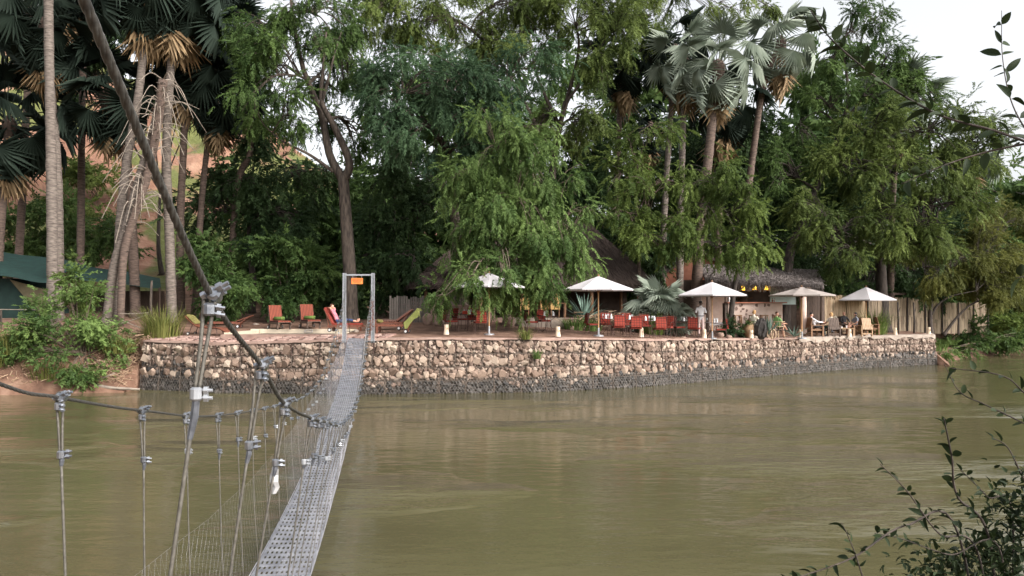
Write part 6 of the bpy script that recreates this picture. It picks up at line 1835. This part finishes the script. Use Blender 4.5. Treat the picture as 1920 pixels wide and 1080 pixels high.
# ---- wooden slatted armchairs on the right (facing +Y)
def wood_chair(label, loc, rz, m='timber', back_h=.62):
    t = thing('wooden_armchair', label, 'chair', tuple(loc), rz, group='slatted wooden armchairs')
    for i in range(6):
        b = MB(); x = -.25 + i * .10; b.box((x, -.33, .72), (.085, .025, back_h + .06 * (1 - abs(x) * 3)), M=Matrix.Rotation(-.22, 3, 'X')); part('back_slat', b, MT[m], t)
    for i in range(5):
        b = MB(); b.box((0, -.2 + i * .115, .40 + .02 * i), (.58, .095, .025)); part('seat_slat', b, MT[m], t)
    for sx in (-1, 1):
        b = MB(); b.box((sx * .34, .30, .30), (.06, .08, .60)); part('leg', b, MT[m], t)
        b = MB(); b.box((sx * .34, -.34, .30), (.06, .08, .60)); part('leg', b, MT[m], t)
        b = MB(); b.box((sx * .34, 0, .615), (.11, .80, .03)); part('armrest', b, MT[m], t)
        b = MB(); b.box((sx * .305, .02, .36), (.03, .62, .08)); part('seat_rail', b, MT[m], t)
    b = MB(); b.box((0, -.34, .16), (.62, .03, .07)); b.box((0, -.36, .60), (.62, .03, .05)); part('back_rail', b, MT[m], t)
    return t
WC = [(1527, 43.6, -PI / 2 + .1, 'wooden armchair of the white-shirted man', 'timber'), (1557, 43.9, .15, 'dark wooden armchair with its slatted back to the river', 'timber_dark'), (1617, 45.2, .25, 'pale wooden armchair with its open back to the river', 'timber_pale'),
      (1632, 46.6, PI / 2 - .1, 'wooden armchair beside the tall green reeds', 'timber'), (1583, 46.6, PI + .1, 'wooden armchair of the bald man by the reed fence', 'timber_dark'), (1603, 45.4, PI / 2 + .2, 'wooden armchair of the dark-haired woman', 'timber'), (1561, 46.9, PI - .3, 'wooden armchair against the tall reeds', 'timber')]
for u, Y, rz, lab, m in WC:
    wood_chair(lab, on(u, Y), rz, m)
ct = thing('coffee_table', 'low wooden coffee table among the slatted armchairs', 'table', tuple(on(1583, 45.0)))
b = MB(); b.box((0, 0, .43), (.9, .6, .04)); part('table_top', b, MT['timber_pale'], ct)
for sx in (-1, 1):
    for sy in (-1, 1):
        b = MB(); b.box((sx * .4, sy * .25, .205), (.06, .06, .41)); part('leg', b, MT['timber_pale'], ct)
for k, (dx, lab) in enumerate(((-.15, 'white cup on the low coffee table'), (.12, 'tall white glass on the low coffee table'))):
    t = thing('cup', lab, 'cup', tuple(ct.location + Vector((dx, .05, .451)))); b = MB(); b.lathe([(.03, 0), (.045, .08 + .06 * k), (.04, .08 + .06 * k), (.027, .01), (.001, .01)], 9); part('body', b, MT['napkin'], t)
    b = MB(); b.tube([(.045 + .02 * math.sin(a), 0, .045 + .02 * math.cos(a)) for a in np.linspace(0, 3.14, 6)], .005, 4); part('handle', b, MT['napkin'], t)
# rattan chair of the green-shirted guest and a bentwood table
rc = thing('rattan_chair', 'round dark-seated rattan chair of the green-shirted guest', 'chair', tuple(on(1459, 40.6)), -PI / 2 + .5)
b = MB(); b.lathe([(.30, .40), (.31, .44), (.001, .45)], 14); part('seat', b, MT['black'], rc)
for k in range(4):
    a = k * PI / 2 + .78; b = MB(); b.tube([(.27 * math.cos(a), .27 * math.sin(a), .42), (.31 * math.cos(a), .31 * math.sin(a), 0)], .018, 5); part('leg', b, MT['rattan'], rc)
b = MB()
for z, rr in ((.60, .33), (.85, .34)): b.tube([(rr * math.sin(a), -rr * math.cos(a) * .9, z) for a in np.linspace(-2.0, 2.0, 16)], .018, 5)
for a in np.linspace(-1.9, 1.9, 12): b.tube([(.30 * math.sin(a), -.28 * math.cos(a), .43), (.34 * math.sin(a), -.31 * math.cos(a), .85)], .008, 4)
part('woven_back', b, MT['rattan'], rc)
rt = thing('bentwood_stand', 'looped bentwood plant stand beside the agave', 'stand', tuple(on(1447, 39.6)))
for k in range(3):
    b = MB(); a = k * 1.05; P = [(math.cos(a) * .24 * math.sin(q), math.sin(a) * .24 * math.sin(q), .24 - .24 * math.cos(q)) for q in np.linspace(0, 6.28, 18)]; b.tube(P, .016, 5); part('hoop', b, MT['rattan'], rt)

# ================================================================ PEOPLE
def person(label, loc, rz, J, R, cloth, skin, hair, sleeve=.6, trouser=1.0, shoes='black', hair_len=0.0):
    """one continuous skinned body; J joints (local, facing +Y), cloth = (shirt, trousers)"""
    root = thing('person', label, 'person', tuple(loc), rz)
    names = list(J); pos = [J[n][:3] for n in names]; idx = {n: i for i, n in enumerate(names)}
    rad = [J[n][3] if len(J[n]) > 3 else .05 for n in names]
    E = [('pelvis', 'spine', 't'), ('spine', 'chest', 't'), ('chest', 'neckb', 't'), ('neckb', 'neck', 's'), ('neck', 'head1', 's'), ('head1', 'head2', 's'), ('head2', 'head3', 's'), ('head1', 'nose', 's')]
    for s in 'LR':
        E += [('chest', 'sh' + s, 't'), ('sh' + s, 'el' + s, 'a'), ('el' + s, 'wr' + s, 'f'), ('wr' + s, 'pa' + s, 's'),
              ('pelvis', 'hi' + s, 'p'), ('hi' + s, 'kn' + s, 'p'), ('kn' + s, 'an' + s, 'c'), ('an' + s, 'to' + s, 'o')]
        d = Vector(J['pa' + s][:3]) - Vector(J['wr' + s][:3]); d.normalize()
        sd = d.cross(Vector((0, 0, 1)))
        sd = sd.normalized() if sd.length > .2 else Vector((0, 1, 0))
        up = sd.cross(d)
        for k in range(5):
            base = Vector(J['pa' + s][:3]) + sd * (.018 * (k - 1.5)) if k < 4 else Vector(J['wr' + s][:3]) + d * .03 + sd * (.03 if s == 'R' else -.03)
            dd = d if k < 4 else (d + sd * (.8 if s == 'R' else -.8)).normalized()
            l = (.032, .038, .036, .028, .030)[k]
            n1, n2 = 'f%s%da' % (s, k), 'f%s%db' % (s, k)
            for nm, p, r in ((n1, base + dd * l, .0095), (n2, base + dd * l * 1.9 - up * .018, .008)):
                idx[nm] = len(pos); names.append(nm); pos.append(tuple(p)); rad.append(r)
            E += [('pa' + s if k < 4 else 'wr' + s, n1, 's'), (n1, n2, 's')]
    me = bpy.data.meshes.new('body')
    me.from_pydata(pos, [(idx[a], idx[b]) for a, b, _ in E], [])
    tmp = bpy.data.objects.new('tmp_body', me); COL.objects.link(tmp)
    md = tmp.modifiers.new('skin', 'SKIN'); md.branch_smoothing = .4; md.use_smooth_shade = True
    sk = me.skin_vertices[0].data
    for i in range(len(pos)):
        sk[i].radius = (rad[i], rad[i]); sk[i].use_root = (i == 0)
    for nm, fx, fy in (('pelvis', 1.25, .9), ('spine', 1.2, .9), ('chest', 1.25, .85)):
        sk[idx[nm]].radius = (rad[idx[nm]] * fx, rad[idx[nm]] * fy)
    sb2 = tmp.modifiers.new('sub', 'SUBSURF'); sb2.levels = 2; sb2.render_levels = 2
    dg = bpy.context.evaluated_depsgraph_get(); dg.update()
    body = bpy.data.meshes.new_from_object(tmp.evaluated_get(dg))
    bpy.data.objects.remove(tmp); body.name = 'body'
    body.materials.clear()
    for k in (MT[skin], MT[cloth[0]], MT[cloth[1]], MT[shoes]): body.materials.append(k)
    SA_ = np.array([pos[idx[a]] for a, b, _ in E]); SB_ = np.array([pos[idx[b]] for a, b, _ in E]); ty = [t for *_, t in E]
    D = SB_ - SA_; LL = (D ** 2).sum(1) + 1e-9
    RA = np.array([(rad[idx[a]] + rad[idx[b]]) / 2 for a, b, _ in E])
    for p in body.polygons:
        c = np.array(p.center[:])
        t = np.clip(((c - SA_) * D).sum(1) / LL, 0, 1)
        dist = np.linalg.norm(c - (SA_ + D * t[:, None]), axis=1) - RA * .6
        k = int(np.argmin(dist)); q = ty[k]
        m = 0
        if q == 't': m = 1
        elif q == 'a': m = 1 if t[k] < sleeve * 1.6 else 0
        elif q == 'f': m = 1 if sleeve > .9 and t[k] < .9 else 0
        elif q == 'p': m = 2 if (trouser > .4 or t[k] < .7) else 0
        elif q == 'c': m = 2 if t[k] < (trouser - .5) * 2 else 0
        elif q == 'o': m = 3
        p.material_index = m; p.use_smooth = True
    bo = part('body', body, [MT[skin]], root)
    # hair, eyes
    h2 = Vector(J['head2'][:3]); h1 = Vector(J['head1'][:3]); up = (h2 - h1).normalized(); fw = (Vector(J['nose'][:3]) - h1); fw = (fw - up * fw.dot(up)).normalized(); sd = fw.cross(up)
    if hair:
        V, F = [], []
        nu, nv = 14, 9
        for i in range(nv):
            th = i / (nv - 1) * (2.0 + hair_len)
            for j in range(nu):
                ph = 2 * math.pi * j / nu
                front = math.cos(ph)
                lim = th * (1 - .52 * max(0, front) - .15 * abs(math.sin(ph)))
                x, y, z = math.sin(lim) * math.sin(ph), math.sin(lim) * math.cos(ph), math.cos(lim)
                V.append(h2 + sd * x * .086 + fw * (y * .094 - .012) + up * (z * .088 + .010 - (.05 * max(0, i - 5) * hair_len)))
        for i in range(nv - 1):
            for j in range(nu):
                F.append((i * nu + j, i * nu + (j + 1) % nu, (i + 1) * nu + (j + 1) % nu, (i + 1) * nu + j))
        b = MB(); b.add(np.array([v[:] for v in V]), np.array(F)); part('hair', b, MT[hair], bo, smooth=True)
    for s in (-1, 1):
        b = MB(); c = h1.lerp(h2, .55) + fw * .088 + sd * (.032 * s); b.lathe([(.001, -.010), (.009, -.005), (.009, .005), (.001, .010)], 6, c=tuple(c)); part('eye', b, MT['black'], bo)
        b = MB(); c = h1.lerp(h2, .40) + sd * (.088 * s); b.tube([c - up * .03, c + up * .005 - fw * .004, c + up * .03 - fw * .008], [.008, .014, .010], 6); part('ear', b, MT[skin], bo, smooth=True)
    return root

def pose(hip_z, lean, head=(0, 0), knee=(.44, .0), foot=(.46, -.42), arm='lap', spread=.10, cross=False, stand=False, legs=None):
    """hip height, backward lean; knee and foot offsets (forward, up) from the hip"""
    sl, cl = math.sin(lean), math.cos(lean)
    tor = lambda d, x=0, f=0: (x, -d * sl + f * cl, hip_z + d * cl + f * sl)
    J = {'pelvis': (0, 0, hip_z, .125), 'spine': (*tor(.22), .115), 'chest': (*tor(.40), .125), 'neckb': (*tor(.53), .07), 'neck': (*tor(.58, 0, .01), .05)}
    n = Vector(tor(.58, 0, .01)); a, b = head          # head turn (sideways), tilt (forward)
    up = Vector((0, math.sin(b), math.cos(b))); fw = Vector((math.sin(a), math.cos(a) * math.cos(b), -math.sin(b)))
    h1 = n + up * .07 + fw * .015
    J['head1'] = (*h1, .074); h2 = h1 + up * .075; J['head2'] = (*h2, .092); J['head3'] = (*(h2 + up * .055 - fw * .005), .062); J['nose'] = (*(h1 + fw * .10 + up * .02), .014)
    for s, S in ((-1, 'L'), (1, 'R')):
        J['sh' + S] = (*tor(.47, s * .175), .062)
        if arm == 'lap':
            J['el' + S] = (*tor(.20, s * .26, .10), .045); J['wr' + S] = (s * .14, .26, hip_z + .14, .030); J['pa' + S] = (s * .10, .32, hip_z + .12, .030)
        elif arm == 'table':
            J['el' + S] = (*tor(.22, s * .25, .16), .045); J['wr' + S] = (s * .13, .42, hip_z + .24, .030); J['pa' + S] = (s * .09, .48, hip_z + .24, .030)
        elif arm == 'carry':
            J['el' + S] = (*tor(.19, s * .25, -.02), .045); J['wr' + S] = (s * .20, .22, hip_z + .20, .032); J['pa' + S] = (s * .15, .29, hip_z + .22, .032)
        elif arm == 'rest':
            J['el' + S] = (*tor(.20, s * .31, .02), .045); J['wr' + S] = (s * .30, .20, hip_z + .20, .030); J['pa' + S] = (s * .29, .27, hip_z + .19, .030)
        elif arm == 'behind':
            J['el' + S] = (*tor(.62, s * .33, .06), .045); J['wr' + S] = (*tor(.70, s * .12, -.06), .030); J['pa' + S] = (*tor(.72, s * .05, -.08), .030)
        J['hi' + S] = (s * .09, .02, hip_z - .03, .088)
        if cross and S == 'R':
            J['knR'] = (-.02, .44, hip_z + .10, .062); J['anR'] = (-.16, .80, hip_z - .12, .042); J['toR'] = (-.19, .92, hip_z - .10, .034)
        else:
            kx = s * spread
            kn = Vector((kx, knee[0], hip_z + knee[1])); an = Vector((kx, foot[0], hip_z + foot[1]))
            J['kn' + S] = (*kn, .060); J['an' + S] = (*an, .042)
            d = (an - kn).normalized(); toe = Vector((0, 1, 0)) if abs(d.z) > .5 else Vector((0, .35, .95))
            J['to' + S] = (*(an + toe.normalized() * .15 + Vector((s * .02, 0, -.035 if abs(d.z) > .5 else 0))), .036)
    return J
# the waiter, back turned, standing
Jw = pose(.93, -.05, (.2, .12), (.02, -.43), (0, -.85), 'carry', .095)
w = on(1314, 37.9)
person('waiter standing with back turned in white shirt and pale pink trousers', w, -.12, Jw, None, ('shirt_white', 'trouser_pink'), 'skin_d', 'hair_black', sleeve=.5, trouser=.86)
bt = thing('belt', 'dark belt around the waiter\'s waist', 'belt', tuple(w + Vector((0, .0, 1.03))), -.12)
b = MB(); P = [(.155 * math.cos(a), .118 * math.sin(a), 0) for a in np.linspace(0, 6.283, 17)]; b.tube(P, .018, 5, cap=False); part('strap', b, MT['belt'], bt)
b = MB(); b.box((0, .132, 0), (.05, .012, .04)); part('buckle', b, MT['galv'], bt)
# resting person by the portal, legs stretched out to the right
person('person in pink shirt and dark blue shorts reclining on the red lounger', on(640, 35.2, .0) + Vector((-.14, 0, 0)), -PI / 2 - .06, pose(.475, .50, (0, -.10), (.45, .06), (.88, -.03), 'behind', .09), None, ('shirt_pink', 'jeans'), 'skin_l', 'hair_brown', sleeve=.45, trouser=.8, shoes='skin_l')
# guest in green, one leg crossed
g = on(1459, 40.6)
person('guest in green shirt and black shorts with one leg crossed on the rattan chair', g, -PI / 2 + .55, pose(.55, .22, (.9, .05), (.44, .02), (.52, -.47), 'rest', .10, cross=True), None, ('shirt_green', 'black_cloth'), 'skin_l', 'hair_brown', sleeve=.5, trouser=.3)
# blond guest behind the jar, on the ground beside the bar
st_ = thing('camp_stool', 'low wooden stool under the blond guest behind the clay jar', 'stool', tuple(on(1413, 40.55)))
b = MB(); b.box((0, 0, .42), (.42, .36, .05)); part('seat', b, MT['timber'], st_)
for sx in (-1, 1):
    for sy in (-1, 1):
        b = MB(); b.box((sx * .17, sy * .14, .2), (.04, .04, .4)); part('leg', b, MT['timber'], st_)
person('blond guest in cream top seated behind the clay jar', on(1413, 40.55), -.8, pose(.55, .0, (-.5, .35), (.44, .02), (.46, -.46), 'lap', .09), None, ('cream_cloth', 'grey_cloth'), 'skin_l', 'hair_blond', sleeve=.4, hair_len=.5)
# the group in the wooden armchairs
c = on(1527, 43.6)
person('man in white shirt and dark trousers leaning back in his wooden armchair', c, -PI / 2 + .1, pose(.53, .38, (0, .15), (.45, .04), (.50, -.44), 'table', .09), None, ('shirt_white', 'black_cloth'), 'skin_l', 'hair_black', sleeve=1.0)
c = on(1555, 45.9)
person('dark-haired guest seated against the tall reeds', on(1561, 46.9), PI - .3, pose(.53, .12, (.2, .1), (.44, .02), (.46, -.44), 'lap', .09), None, ('cream_cloth', 'grey_cloth'), 'skin_l', 'hair_black', sleeve=.5, hair_len=.6)
person('guest in pale top and teal skirt seated in the dark slatted armchair', on(1557, 43.9), .15, pose(.53, .16, (-.8, .05), (.44, .04), (.46, -.44), 'rest', .09), None, ('cream_cloth', 'teal_cloth'), 'skin_l', 'hair_blond', sleeve=.4, hair_len=.6)
person('bald man in dark jacket seated by the reed fence', on(1583, 46.6), PI + .1, pose(.53, .14, (.4, .05), (.44, .02), (.46, -.44), 'lap', .1), None, ('black_cloth', 'black_cloth'), 'skin_l', None, sleeve=1.0)
person('dark-haired woman in grey top with bare legs turned toward the coffee table', on(1603, 45.4), PI / 2 + .2, pose(.53, .10, (.3, .1), (.44, .03), (.47, -.44), 'lap', .08), None, ('grey_cloth', 'black_cloth'), 'skin_l', 'hair_black', sleeve=.45, trouser=.3, hair_len=.7)
